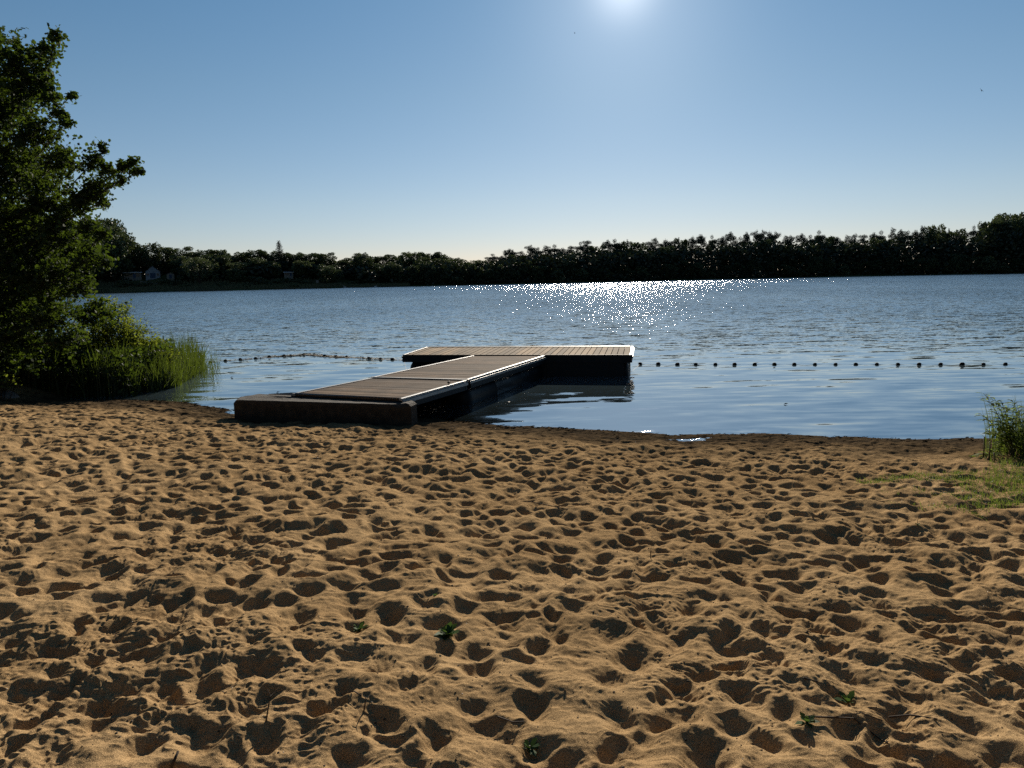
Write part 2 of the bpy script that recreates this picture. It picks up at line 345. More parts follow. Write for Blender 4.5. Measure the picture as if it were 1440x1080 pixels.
def water_material():
    m, n, out = mat_new('lake_water')
    geo = N(n, 'ShaderNodeNewGeometry'); P = geo.outputs['Position']
    sep = N(n, 'ShaderNodeSeparateXYZ'); L(n, P, sep.inputs[0])
    at_ = N(n, 'ShaderNodeAttribute', attribute_name='chop'); sw = N(n, 'ShaderNodeAttribute', attribute_name='ripple')
    at2 = N(n, 'ShaderNodeAttribute', attribute_name='lean')
    tot = None
    def layer(sx, sy, rot, amp, detail, off):
        mp = N(n, 'ShaderNodeMapping'); mp.inputs['Scale'].default_value = (sx, sy, 1); mp.inputs['Rotation'].default_value = (0, 0, rot); mp.inputs['Location'].default_value = (off, off*.7, off*.3)
        L(n, P, mp.inputs[0]); no = N(n, 'ShaderNodeTexNoise', i_Scale=1., i_Detail=detail, i_Roughness=.55); L(n, mp.outputs[0], no.inputs[0])
        sb = N(n, 'ShaderNodeVectorMath', operation='SUBTRACT'); L(n, no.outputs['Color'], sb.inputs[0]); sb.inputs[1].default_value = (.5, .5, .5)
        sc = N(n, 'ShaderNodeVectorMath', operation='SCALE'); L(n, sb.outputs[0], sc.inputs[0])
        if isinstance(amp, float): sc.inputs['Scale'].default_value = amp
        else: L(n, amp, sc.inputs['Scale'])
        return sc.outputs[0]
    big = N(n, 'ShaderNodeTexNoise', i_Scale=.045, i_Detail=2.); mpb = N(n, 'ShaderNodeMapping'); mpb.inputs['Scale'].default_value = (1, .5, 1)
    L(n, P, mpb.inputs[0]); L(n, mpb.outputs[0], big.inputs[0])
    gust = N(n, 'ShaderNodeMapRange', i_1=.35, i_2=.65, i_3=.72, i_4=1.25); L(n, big.outputs[0], gust.inputs[0])
    chop = math_n(n, 'MULTIPLY', at_.outputs['Fac'], gust.outputs[0])
    rip = sw.outputs['Fac']
    ls = [layer(.55, 2.6, R(7), rip, 1., 3.), layer(1.3, 5.0, R(-8), math_n(n, 'MULTIPLY', rip, .95), 2., 11.),
          layer(1.6, 3.4, R(4), chop, 2., 23.), layer(7., 13., R(-3), chop, 2., 31.)]
    acc = ls[0]
    for q in ls[1:]:
        ad = N(n, 'ShaderNodeVectorMath', operation='ADD'); L(n, acc, ad.inputs[0]); L(n, q, ad.inputs[1]); acc = ad.outputs[0]
    s2 = N(n, 'ShaderNodeSeparateXYZ'); L(n, acc, s2.inputs[0])
    cb = N(n, 'ShaderNodeCombineXYZ'); L(n, math_n(n, 'MULTIPLY', s2.outputs[0], 1.3), cb.inputs[0])
    L(n, math_n(n, 'SUBTRACT', s2.outputs[1], at2.outputs['Fac']), cb.inputs[1]); cb.inputs[2].default_value = 1
    nm = N(n, 'ShaderNodeVectorMath', operation='NORMALIZE'); L(n, cb.outputs[0], nm.inputs[0]); NN = nm.outputs[0]
    fr = N(n, 'ShaderNodeFresnel', i_IOR=4.4); L(n, NN, fr.inputs['Normal'])
    gl = N(n, 'ShaderNodeBsdfGlossy', distribution='BECKMANN', i_Roughness=.05); ra = N(n, 'ShaderNodeAttribute', attribute_name='gloss'); L(n, ra.outputs['Fac'], gl.inputs['Roughness']); gl.inputs[0].default_value = (1, 1, 1, 1); L(n, NN, gl.inputs['Normal'])
    tr = N(n, 'ShaderNodeBsdfTransparent'); tr.inputs[0].default_value = (.42, .40, .27, 1)
    # suspended silt and algae: a little diffuse body colour
    df = N(n, 'ShaderNodeBsdfDiffuse'); df.inputs[0].default_value = (.115, .165, .185, 1)
    body = N(n, 'ShaderNodeMixShader'); L(n, math_n(n, 'MINIMUM', math_n(n, 'MULTIPLY', math_n(n, 'SUBTRACT', sep.outputs['Y'], 10.5), .09), .8, True), body.inputs[0])
    L(n, tr.outputs[0], body.inputs[1]); L(n, df.outputs[0], body.inputs[2])
    mx = N(n, 'ShaderNodeMixShader'); L(n, math_n(n, 'ADD', math_n(n, 'MULTIPLY', fr.outputs[0], .72), .28, True), mx.inputs[0]); L(n, body.outputs[0], mx.inputs[1]); L(n, gl.outputs[0], mx.inputs[2])
    L(n, mx.outputs[0], out.inputs[0]); return m
M_water = water_material()

# ------------------------------------------------------------------ ground, beach, water
def grid_mesh(name, xs, ys, zf, mat, smooth=True):
    X, Y = np.meshgrid(xs, ys); Z = zf(X, Y)
    v = np.stack([X, Y, Z], -1).reshape(-1, 3); a, b = len(ys), len(xs)
    idx = np.arange(a*b).reshape(a, b)
    fc = np.stack([idx[:-1, :-1], idx[:-1, 1:], idx[1:, 1:], idx[1:, :-1]], -1).reshape(-1, 4)
    return mesh_obj(name, v, fc, mat, smooth=smooth)
# lake bed and all the land around, one sheet to the horizon
gx = np.concatenate([np.array([-4000, -1500, -600, -300, -150, -80, -50, -30]), np.arange(-22, 22, .5), np.array([22, 30, 50, 80, 150, 300, 600, 1500, 4000])])
gy = np.concatenate([np.array([-3000, -1000, -300, -100, -50, -20, -8, -3]), np.arange(-2, 34, .5), np.array([34, 40, 60, 100, 200, 260, 320, 500, 1000, 2000, 5000])])
def ground_z(x, y):
    z = beach_base(x, y)
    inside = (np.abs(x) < 14.5) & (y > .9) & (y < 17.5)
    z = np.where(inside, z-.35, z-.02)
    far = np.hypot(x, y) > 330
    return np.where(far & (y > 0), 1.0, z)
g = grid_mesh('ground', gx, gy, ground_z, M_bank); tag(g, 'grassy ground and silty lake bed under the water and banks', 'ground', kind='structure')

yy = [1.05]
while yy[-1] < 16.5:
    y_ = yy[-1]; yy.append(y_+min(.022, max(.0035, .00042*y_*y_+.0012)))
yy = np.array(yy); uu_ = np.linspace(-1.02, 1.02, 1500)
X = np.outer(yy*0+1, uu_)*np.maximum(yy, 2.2)[:, None]; X = np.clip(X, -14, 14)+uu_[None, :]*.01
Y = np.outer(yy, uu_*0+1)
Z = np.zeros_like(X); step = 100
for i in range(0, len(yy), step): Z[i:i+step] = sand_z(X[i:i+step], Y[i:i+step])
idx = np.arange(X.size).reshape(X.shape)
fc = np.stack([idx[:-1, :-1], idx[:-1, 1:], idx[1:, 1:], idx[1:, :-1]], -1).reshape(-1, 4)
sb = mesh_obj('beach', np.stack([X, Y, Z], -1), fc, M_sand, smooth=True)
tag(sb, 'trampled golden sand beach full of footprints sloping to the lake', 'beach', kind='structure')
print('sand verts', X.size)

wx_ = np.concatenate([np.array([-3500, -900, -300, -120, -60, -30, -20]), np.arange(-14, 14.01, .1), np.array([20, 30, 60, 120, 300, 900, 3500])])
wy_ = np.concatenate([np.arange(8.4, 16, .1), np.arange(16, 30, .5), np.arange(30, 120, 5.), np.array([130, 150, 170, 200, 240, 280, 330, 500])])
wo = grid_mesh('lake_water', wx_, wy_, lambda x, y: x*0, M_water)
WX, WY = np.meshgrid(wx_, wy_)
sm = lambda a, b, v: (lambda t: t*t*(3-2*t))(np.clip((v-a)/(b-a), 0, 1))
ds = WY-shore_y(np.clip(WX, -40, 40))
chop = .02+.27*sm(17, 26, WY)+.60*sm(20, 60, WY)+.6*sm(60, 200, WY)
edge = np.exp(-(np.maximum(ds, 0)/.35)**2)*np.clip(.5+.9*vnoise(WX*1.6, WX*0, 77), 0, 1)*np.exp(-((WX-2.2)/1.6)**2)
chop = chop+.6*edge+.9*(np.hypot((WX-2.48)/.8, (WY-9.70)/.27) < 1)
ripple = .15+.03*sm(16, 30, WY)-.04*sm(60, 200, WY)
lean = .0+.07*sm(17, 55, WY)+.085*sm(50, 220, WY)
gloss = .045+.085*sm(25, 200, WY)
for nm_, arr in (('gloss', gloss), ('chop', chop), ('ripple', ripple), ('lean', lean)):
    at_ = wo.data.attributes.new(nm_, 'FLOAT', 'POINT'); at_.data.foreach_set('value', arr.astype(np.float32).ravel())
tag(wo, 'wide blue lake with sun glitter and small ripples', 'lake', kind='structure')

# ------------------------------------------------------------------ jetty
M_plank = simple('weathered_planks', (.105, .070, .044), .9, var=.35, scale=3., bump=.003, bscale=30, spec=.1)
M_head = simple('tan_planks', (.23, .165, .10), .9, var=.3, scale=3., bump=.003, bscale=30, spec=.1)
M_alu = simple('galvanised_edge', (.36, .35, .33), .5, .5, .12, 5, bump=.001, bscale=20, spec=.5)
M_black = simple('black_plastic_float', (.007, .008, .009), .5, 0, .4, 3, bump=.004, bscale=6, spec=.2)
M_steel = simple('dark_frame_steel', (.010, .011, .012), .6, 0, .4, 5, bump=.001)
M_conc = simple('weathered_concrete', (.045, .036, .026), .9, 0, .4, 9, bump=.012, bscale=45)
jt = empty('jetty', (-1.2, 13.5, 0)); tag(jt, 'low T shaped floating wooden jetty with pale metal edges on black floats', 'jetty')
jt_inv = Vector(jt.location)
class JB(MB):
    def build(s, name, mat, parent=None, **k):
        off = jt_inv
        s.v = [(p[0]-off.x, p[1]-off.y, p[2]-off.z) for p in s.v]
        return MB.build(s, name, mat, parent, **k)
def lerp(a, b, t): return a*(1-t)+b*t
def deck_quad(nl, nr, fr, fl, z, thick, npl, alongdir, mat, name, gap=.016):
    """planks filling the quad near-left, near-right, far-right, far-left"""
    nl, nr, fr, fl = [Vector((p[0], p[1], 0)) for p in (nl, nr, fr, fl)]
    m = JB()
    for i in range(npl):
        t0, t1 = i/npl, (i+1)/npl
        if alongdir == 'across': A, B, C_, D_ = lerp(nl, fl, t0), lerp(nr, fr, t0), lerp(nr, fr, t1), lerp(nl, fl, t1); g_ = (D_-A).normalized()*gap
        else: A, B, C_, D_ = lerp(nl, nr, t0), lerp(nl, nr, t1), lerp(fl, fr, t1), lerp(fl, fr, t0); g_ = None
        dz = random.uniform(-.002, .002)
        if g_ is not None: A, B, C_, D_ = A+g_, B+g_, C_, D_
        else:
            g2 = (B-A).normalized()*gap; A = A+g2; D_ = D_+g2
        top = [Vector((p.x, p.y, z+dz)) for p in (A, B, C_, D_)]; bot = [Vector((p.x, p.y, z-thick)) for p in (A, B, C_, D_)]
        m.hexa(bot, top)
    return m.build(name, mat, jt)
zA, zB, zH = .475, .485, .505
A_nl, A_nr, A_fr, A_fl = (-3.66, 11.62), (-1.70, 10.87), (-.80, 12.74), (-2.68, 13.35)
B_nl, B_nr, B_fr, B_fl = (-2.655, 13.42), (-.765, 12.82), (.84, 16.62), (-.89, 16.93)
def inset(q, d):
    nl, nr, fr, fl = [Vector((p[0], p[1], 0)) for p in q]
    e1 = (nr-nl).normalized()*d; e2 = (fr-fl).normalized()*d
    return nl+e1, nr-e1, fr-e2, fl+e2
deck_quad(*inset((A_nl, A_nr, A_fr, A_fl), .085), zA, .03, 17, 'across', M_plank, 'deck')
deck_quad(*inset((B_nl, B_nr, B_fr, B_fl), .085), zB, .03, 33, 'across', M_plank, 'deck')
e = Vector((5.33, -.99, 0)).normalized(); nn = Vector((-e.y, e.x, 0))
F0 = Vector((-2.66, 17.18, 0)); F1 = F0+e*5.53; DW = 1.95
hq = (F0+e*.09+nn*.03, F1-e*.09+nn*.03, F1-e*.09+nn*(DW-.05), F0+e*.09+nn*(DW-.05))
deck_quad(hq[0], hq[1], hq[2], hq[3], zH, .03, 38, 'along', M_head, 'deck')
# metal edge profiles (double lip)
def edge(a, b, z, side, wd=.055):
    a = Vector((a[0], a[1], 0)); b = Vector((b[0], b[1], 0)); sdv = (b-a).normalized().cross(Vector((0, 0, 1)))*side
    m = JB()
    m.bar(a+Vector((0, 0, z-.006)), b+Vector((0, 0, z-.006)), wd, .036)
    m.bar(a+sdv*(wd/2+.014)+Vector((0, 0, z-.05)), b+sdv*(wd/2+.014)+Vector((0, 0, z-.05)), .022, .05)
    m.build('edge_trim', M_alu, jt, bevel=.004)
def off(a, b, d):
    a = Vector((a[0], a[1], 0)); b = Vector((b[0], b[1], 0)); return a+(b-a).normalized()*d
edge(off(A_nl, A_nr, .04), off(A_fl, A_fr, .04), zA, -1); edge(off(A_nr, A_nl, .04), off(A_fr, A_fl, .04), zA, 1)
edge(off(B_nl, B_nr, .04), off(B_fl, B_fr, .04), zB, -1); edge(off(B_nr, B_nl, .04), off(B_fr, B_fl, .04), zB, 1)
edge(F0+e*.045, F0+e*.045+nn*DW, zH, -1); edge(F1-e*.045, F1-e*.045+nn*DW, zH, 1)
def strip(a, b, z, wd, hh, name='edge_trim', mat=None):
    m = JB(); m.bar((a[0], a[1], z), (b[0], b[1], z), wd, hh); return m.build(name, mat or M_alu, jt, bevel=.003)
strip(lerp(Vector(A_fl), Vector(B_nl), .5), lerp(Vector(A_fr), Vector(B_nr), .5), zB+.004, .05, .02, 'joint_strip')
bk0, bk1 = F0+e*.09+nn*(DW-.02), F1-e*.09+nn*(DW-.02)
strip(bk0, bk1, zH, .05, .04)
strip(F0+e*.03+nn*.012, F1-e*.03+nn*.012, zH-.018, .022, .05, 'edge_trim', M_steel)
# steel fascia frames
def fascia(q, zt, hgt, inn=.06):
    q = [Vector((p[0], p[1], 0)) for p in q]
    cen = sum(q, Vector())/4; q = [cen+(p-cen)*(1-inn/(p-cen).length) for p in q]
    for i in range(4):
        m = JB(); a, b = q[i], q[(i+1) % 4]
        d = (b-a).normalized()*.031
        m.bar(a+(d if i % 2 else -d)+Vector((0, 0, zt-hgt/2)), b-(d if i % 2 else -d)+Vector((0, 0, zt-hgt/2)), .06, hgt); m.build('frame_beam', M_steel, jt)
fascia((A_nl, A_nr, A_fr, A_fl), zA-.034, .13); fascia((B_nl, B_nr, B_fr, B_fl), zB-.034, .13)
fascia((F0, F1, F1+nn*DW, F0+nn*DW), zH-.034, .14, .05)
# floats: long ribbed tanks with rounded ends
def tank(a, b, rad, zc, squash=1.0):
    a = Vector((a[0], a[1], zc)); b = Vector((b[0], b[1], zc)); d = (b-a); Ln = d.length; d.normalize()
    pts, rd = [], []
    prof = [(0, .25), (.02, .62), (.07, .88), (.15, .985), (.22, 1)]
    for p_, r_ in prof: pts.append(a+d*p_); rd.append(rad*r_)
    k = 1.3
    while k < Ln-.5:
        for dd, r_ in ((-.02, 1), (-.01, 1.03), (.01, 1.03), (.02, 1)): pts.append(a+d*(k+dd)); rd.append(rad*r_)
        k += 1.35
    for p_, r_ in reversed(prof): pts.append(b-d*p_); rd.append(rad*r_)
    m = JB(); m.tube(pts, rd, 28)
    m.v = [(x, y, zc+(z-zc)*squash) for x, y, z in m.v]
    return m.build('float', M_black, jt, smooth=True)
def sideoff(nl, nr, fl, fr, d):
    return off(nl, nr, d), off(fl, fr, d)
for dd in (.30,):
    a, b = sideoff(B_nl, B_nr, B_fl, B_fr, dd); tank(a, b, .27, .09)
    a, b = sideoff(B_nr, B_nl, B_fr, B_fl, dd); tank(a, b, .27, .09)
    a, b = off(A_fl, A_fr, dd), off(A_nl, A_nr, dd); tank(lerp(a, b, .30), a, .235, .10)
tank(F0+e*.12+nn*.34, F1-e*.08+nn*.34, .29, .075); tank(F0+e*.12+nn*1.6, F1-e*.08+nn*1.6, .29, .075)
m = JB(); m.bar(F1-e*2.0+nn*.045+Vector((0, 0, .14)), F1-e*.20+nn*.045+Vector((0, 0, .14)), .03, .40); m.bar(F1-e*2.35+nn*.045+Vector((0, 0, .14)), F1-e*2.01+nn*.045+Vector((0, 0, .14)), .028, .40)
m.build('side_panel', M_steel, jt)
m = JB(); m.bar(F1-e*.13+nn*.04+Vector((0, 0, -.4)), F1-e*.13+nn*.04+Vector((0, 0, .33)), .07, .07); m.build('corner_post', M_steel, jt, bevel=.006)
# shore abutment block
fl_, fr_, br_, bl_ = Vector((-4.80, 11.48, 0)), Vector((-1.60, 10.62, 0)), Vector((-1.50, 11.0, 0)), Vector((-4.40, 12.05, 0))
def block():
    bm_v = []; m = MB(); cen = (fl_+fr_+br_+bl_)/4
    zt = .43; zb = -.35; ins = .07
    # chamfered outline: cut the two front corners
    def cut(p, a, b, d): return [p+(a-p).normalized()*d, p+(b-p).normalized()*d*.8]
    ol = cut(fl_, bl_, fr_, .34)+cut(fr_, fl_, br_, .19)+[br_, bl_]
    ol = [ol[0], ol[1], ol[2], ol[3], ol[4], ol[5]]
    rings = []
    for z, k in ((zb, 0), (zt-.055, 0), (zt-.02, .03), (zt-.004, .065), (zt, .10)):
        rings.append([Vector((p.x, p.y, z))+(cen-p).normalized()*k*Vector((1, 1, 0)).length*.8 for p in ol])
    v = [tuple(p-Vector((cen.x, cen.y, 0))) for r_ in rings for p in r_]; n_ = len(ol); fs = []
    for i in range(len(rings)-1):
        for k in range(n_): fs.append((i*n_+k, i*n_+(k+1) % n_, (i+1)*n_+(k+1) % n_, (i+1)*n_+k))
    fs.append(tuple(range(len(v)-n_, len(v)))); fs.append(tuple(range(n_-1, -1, -1)))
    m.add(v, fs); o = m.build('concrete_block', M_conc); o.location = (cen.x, cen.y, 0)
    bv = o.modifiers.new('bevel', 'BEVEL'); bv.width = .018; bv.segments = 2; bv.limit_method = 'ANGLE'; bv.angle_limit = R(25)
    sb_ = o.modifiers.new('sub', 'SUBSURF'); sb_.subdivision_type = 'SIMPLE'; sb_.levels = 5; sb_.render_levels = 5
    tx = bpy.data.textures.new('conc', 'CLOUDS'); tx.noise_scale = .12
    dp = o.modifiers.new('disp', 'DISPLACE'); dp.texture = tx; dp.strength = .014; dp.mid_level = .5
    return o
tag(block(), 'long low concrete block with worn corners holding the jetty on the sand', 'concrete block')
# grey rubber flap between block and deck
m = JB(); a = lerp(bl_, fl_, .12); b = lerp(br_, fr_, .15)
m.hexa([a+Vector((.35, -.16, .445)), b+Vector((-.22, .0, .445)), Vector((A_nr[0]-.03, A_nr[1]+.04, .482)), Vector((A_nl[0], A_nl[1]+.05, .482))],
       [a+Vector((.35, -.16, .455)), b+Vector((-.22, .0, .455)), Vector((A_nr[0]-.03, A_nr[1]+.04, .494)), Vector((A_nl[0], A_nl[1]+.05, .494))])
m.build('ramp_flap', M_alu, jt)
# small bird-like cleat near the seam
cl = MB(); cl.tube([(-.05, 0, .03), (-.02, 0, .045), (.02, 0, .045), (.05, 0, .03)], [.008, .012, .012, .008], 6); cl.tube([(0, 0, 0), (0, 0, .045)], .012, 6)
o = cl.build('cleat', M_steel, jt, smooth=True); o.location = Vector((-1.10, 12.28, zA+.012))-jt_inv; o.rotation_euler.z = 1.1

# ------------------------------------------------------------------ buoy lines
M_buoy = simple('faded_red_plastic', (.07, .013, .010), .7, 0, .5, 8, spec=.12)
M_buoyd = simple('dark_plastic', (.014, .010, .009), .7, 0, .5, 8, spec=.12)  # near-black version of the float plastic
M_rope = simple('wet_rope', (.16, .13, .09), .7, 0, .4, 12)
def buoy_mesh():
    pts, rd = [], []
    for x_, r_ in ((-.115, .012), (-.113, .026), (-.095, .028), (-.09, .045), (-.07, .066), (-.035, .078), (-.006, .08), (0, .075), (.006, .08), (.035, .078), (.07, .066), (.09, .045), (.095, .028), (.113, .026), (.115, .012)):
        pts.append((x_, 0, 0)); rd.append(r_)
    m = MB(); m.tube(pts, rd, 14); return m.build('buoy', M_buoy, smooth=True)
b0 = buoy_mesh(); bd_me = b0.data.copy(); bd_me.materials.clear(); bd_me.materials.append(M_buoyd); used = [False]
def place_buoy(p, a, me, label, group, sc=1.):
    o = b0 if not used[0] else b0.copy()
    if used[0]: COL.objects.link(o)
    used[0] = True
    o.data = me; o.location = p; o.rotation_euler = (random.uniform(-.1, .1), random.uniform(-.12, .12), a); o.scale = (sc, sc, sc)
    tag(o, label, 'buoy', group); return o
def rope(pts, name, label):
    q = []
    for i in range(len(pts)-1):
        for k in range(6):
            t = k/6; p = lerp(pts[i], pts[i+1], t); p = Vector((p.x, p.y, .003-.008*math.sin(math.pi*t))); q.append(p)
    q.append(pts[-1]); cen = q[len(q)//2].copy(); cen.z = 0
    m = MB(); m.tube([p-cen for p in q], .006, 6); o = m.build(name, M_rope, smooth=True); o.location = cen; tag(o, label, 'rope')
rx = [900.3, 925.6, 952.6, 978.4, 1006, 1033, 1061.4, 1089, 1117, 1146, 1175, 1203.5, 1233, 1262.7, 1292.5, 1322.7, 1353, 1383, 1413.8, 1445]
pr = [gp(x_, 512.3+(.6 if x_ > 950 else 0)) for x_ in rx]
d0 = (pr[-1]-pr[-2])
for k in range(6): pr.append(pr[-1]+d0)
for i, p in enumerate(pr):
    lab = 'small dark red float on the swimming line right of the jetty'
    if i == 0: lab = 'dark float nearest the jetty head on the right swimming line'
    red = i in (8, 10, 13, 16)
    place_buoy(p+Vector((0, 0, .018)), random.uniform(-.4, .3), b0.data if red else bd_me,
               lab if i == 0 else ('small reddish float on the swimming line right of the jetty' if red else 'small dark float on the swimming line right of the jetty'),
               'floats on the swimming line right of the jetty', random.uniform(.40, .52))
hc = F1+Vector((-.1, .25, -.02))
rope([hc]+pr, 'float_rope', 'thin wet rope threaded with dark floats right of the jetty')
lp = [(296, 510), (317, 508), (338, 506), (359.5, 504.5), (379, 502.5), (399.5, 501), (409, 500.5), (427.5, 499.2), (442, 499.8), (457, 501), (472.5, 502), (488, 502.7), (519, 504.3), (535.5, 505.3), (552, 506), (568, 506.5)]
pl = [gp(*q) for q in lp]
for i, p in enumerate(pl):
    lab = 'small dark float on the curved weedy line left of the jetty'
    if i == 0: lab = 'reddish float where the left swimming line meets the reeds'
    if i == 15: lab = 'dark float of the left swimming line beside the jetty head'
    place_buoy(p+Vector((0, 0, .018)), random.uniform(-.4, .5), b0.data if i in (0, 8) else bd_me, lab, 'floats on the curved swimming line left of the jetty', random.uniform(.42, .56))
rope(pl+[F0+Vector((.05, .4, 0))], 'float_rope', 'thin wet rope threaded with floats curving from the reeds to the jetty')
# weed caught along the left rope
M_weed = simple('drifted_weed', (.13, .105, .06), .7, 0, .5, 20)
wv_, wf_ = [], []
for k in range(900):
    i = min(14, int(abs(rng.normal(8, 3.2)))); t = rng.random(); p = lerp(pl[i], pl[i+1], t)+Vector((rng.normal(0, .05), rng.normal(0, .06), .006+abs(rng.normal(0, .008))))
    a = rng.uniform(0, 3.14); l_ = rng.uniform(.04, .15); q = Vector((math.cos(a), math.sin(a)*.5, rng.uniform(-.1, .25)))*l_; s_ = Vector((-q.y, q.x, 0)).normalized()*rng.uniform(.008, .022)
    b_ = len(wv_); wv_ += [p-q-s_, p+q-s_, p+q+s_, p-q+s_]; wf_.append((b_, b_+1, b_+2, b_+3))
o = mesh_obj('floating_weed', [tuple(v) for v in wv_], np.array(wf_), M_weed); tag(o, 'brown drifted weed tangled along the left swimming line', 'weed', kind='stuff')

# ------------------------------------------------------------------ leaves and trees
def rand_dirs(n, g_=rng):
    v = g_.normal(size=(n, 3)); return v/np.linalg.norm(v, axis=1)[:, None]
def leaf_cards(P, size, aspect=1.6, shape=4, g_=rng, droop=0., fold=0.):
    """n leaf shaped faces at points P, sizes array"""
    n_ = len(P); d = rand_dirs(n_, g_); d[:, 2] = d[:, 2]*.7-droop; d /= np.linalg.norm(d, axis=1)[:, None]
    q = rand_dirs(n_, g_); q = np.cross(d, q); q /= np.linalg.norm(q, axis=1)[:, None]
    s_ = np.asarray(size)[:, None]
    if shape == 4:
        pr_ = [(-.5, 0), (0, -.5/aspect), (.5, 0), (0, .5/aspect)]
    elif shape == 6:
        pr_ = [(-.5, 0), (-.2, -.42/aspect), (.22, -.36/aspect), (.5, 0), (.22, .36/aspect), (-.2, .42/aspect)]
    else:   # lobed
        pr_ = [(-.5, 0), (-.32, -.34), (-.02, -.28), (.08, -.48), (.2, -.2), (.5, 0), (.2, .2), (.08, .48), (-.02, .28), (-.32, .34)]
        pr_ = [(a, b*1.25/aspect) for a, b in pr_]
    k = len(pr_)
    nrm = np.cross(d, q)
    V = np.stack([P+d*(a*s_)+q*(b*s_)+nrm*(fold*abs(b)*s_) for a, b in pr_], 1).reshape(-1, 3)
    return V, np.arange(n_*k).reshape(n_, k)
M_bark = simple('dark_bark', (.06, .045, .032), .9, 0, .4, 6, bump=.01, bscale=20)
M_pbark = simple('pine_bark', (.11, .065, .04), .9, 0, .4, 3)
M_far = leaf_mat('far_broad_leaves', (.045, .068, .028), (.105, .14, .05), (.09, .12, .035), .22, .35, .5, .35)
M_faro = leaf_mat('far_olive_leaves', (.065, .085, .034), (.13, .16, .06), (.12, .15, .045), .26, .35, .5, .3)
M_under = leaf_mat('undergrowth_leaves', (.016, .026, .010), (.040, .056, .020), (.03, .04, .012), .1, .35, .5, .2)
M_pine = leaf_mat('pine_needles', (.03, .048, .032), (.07, .09, .052), (.02, .028, .012), .1, .5, .5, .3)
def crown_points(blobs, n, g_, shell=.6):
    """points in ellipsoid blobs, denser near the surface; blobs = (cx,cy,cz,rx,ry,rz)"""
    vol = np.array([b[3]*b[4]*b[5] for b in blobs])**.7; cnt = (vol/vol.sum()*n).astype(int)+1; out = []
    for b, k in zip(blobs, cnt):
        d = rand_dirs(k, g_); r_ = g_.random(k)**(1/3.)*(1-shell)+shell*(1-.25*np.abs(g_.normal(0, .6, k))); r_ = np.clip(r_, .1, 1.12)
        out.append(np.array(b[:3])+d*r_[:, None]*np.array(b[3:]))
    return np.concatenate(out)
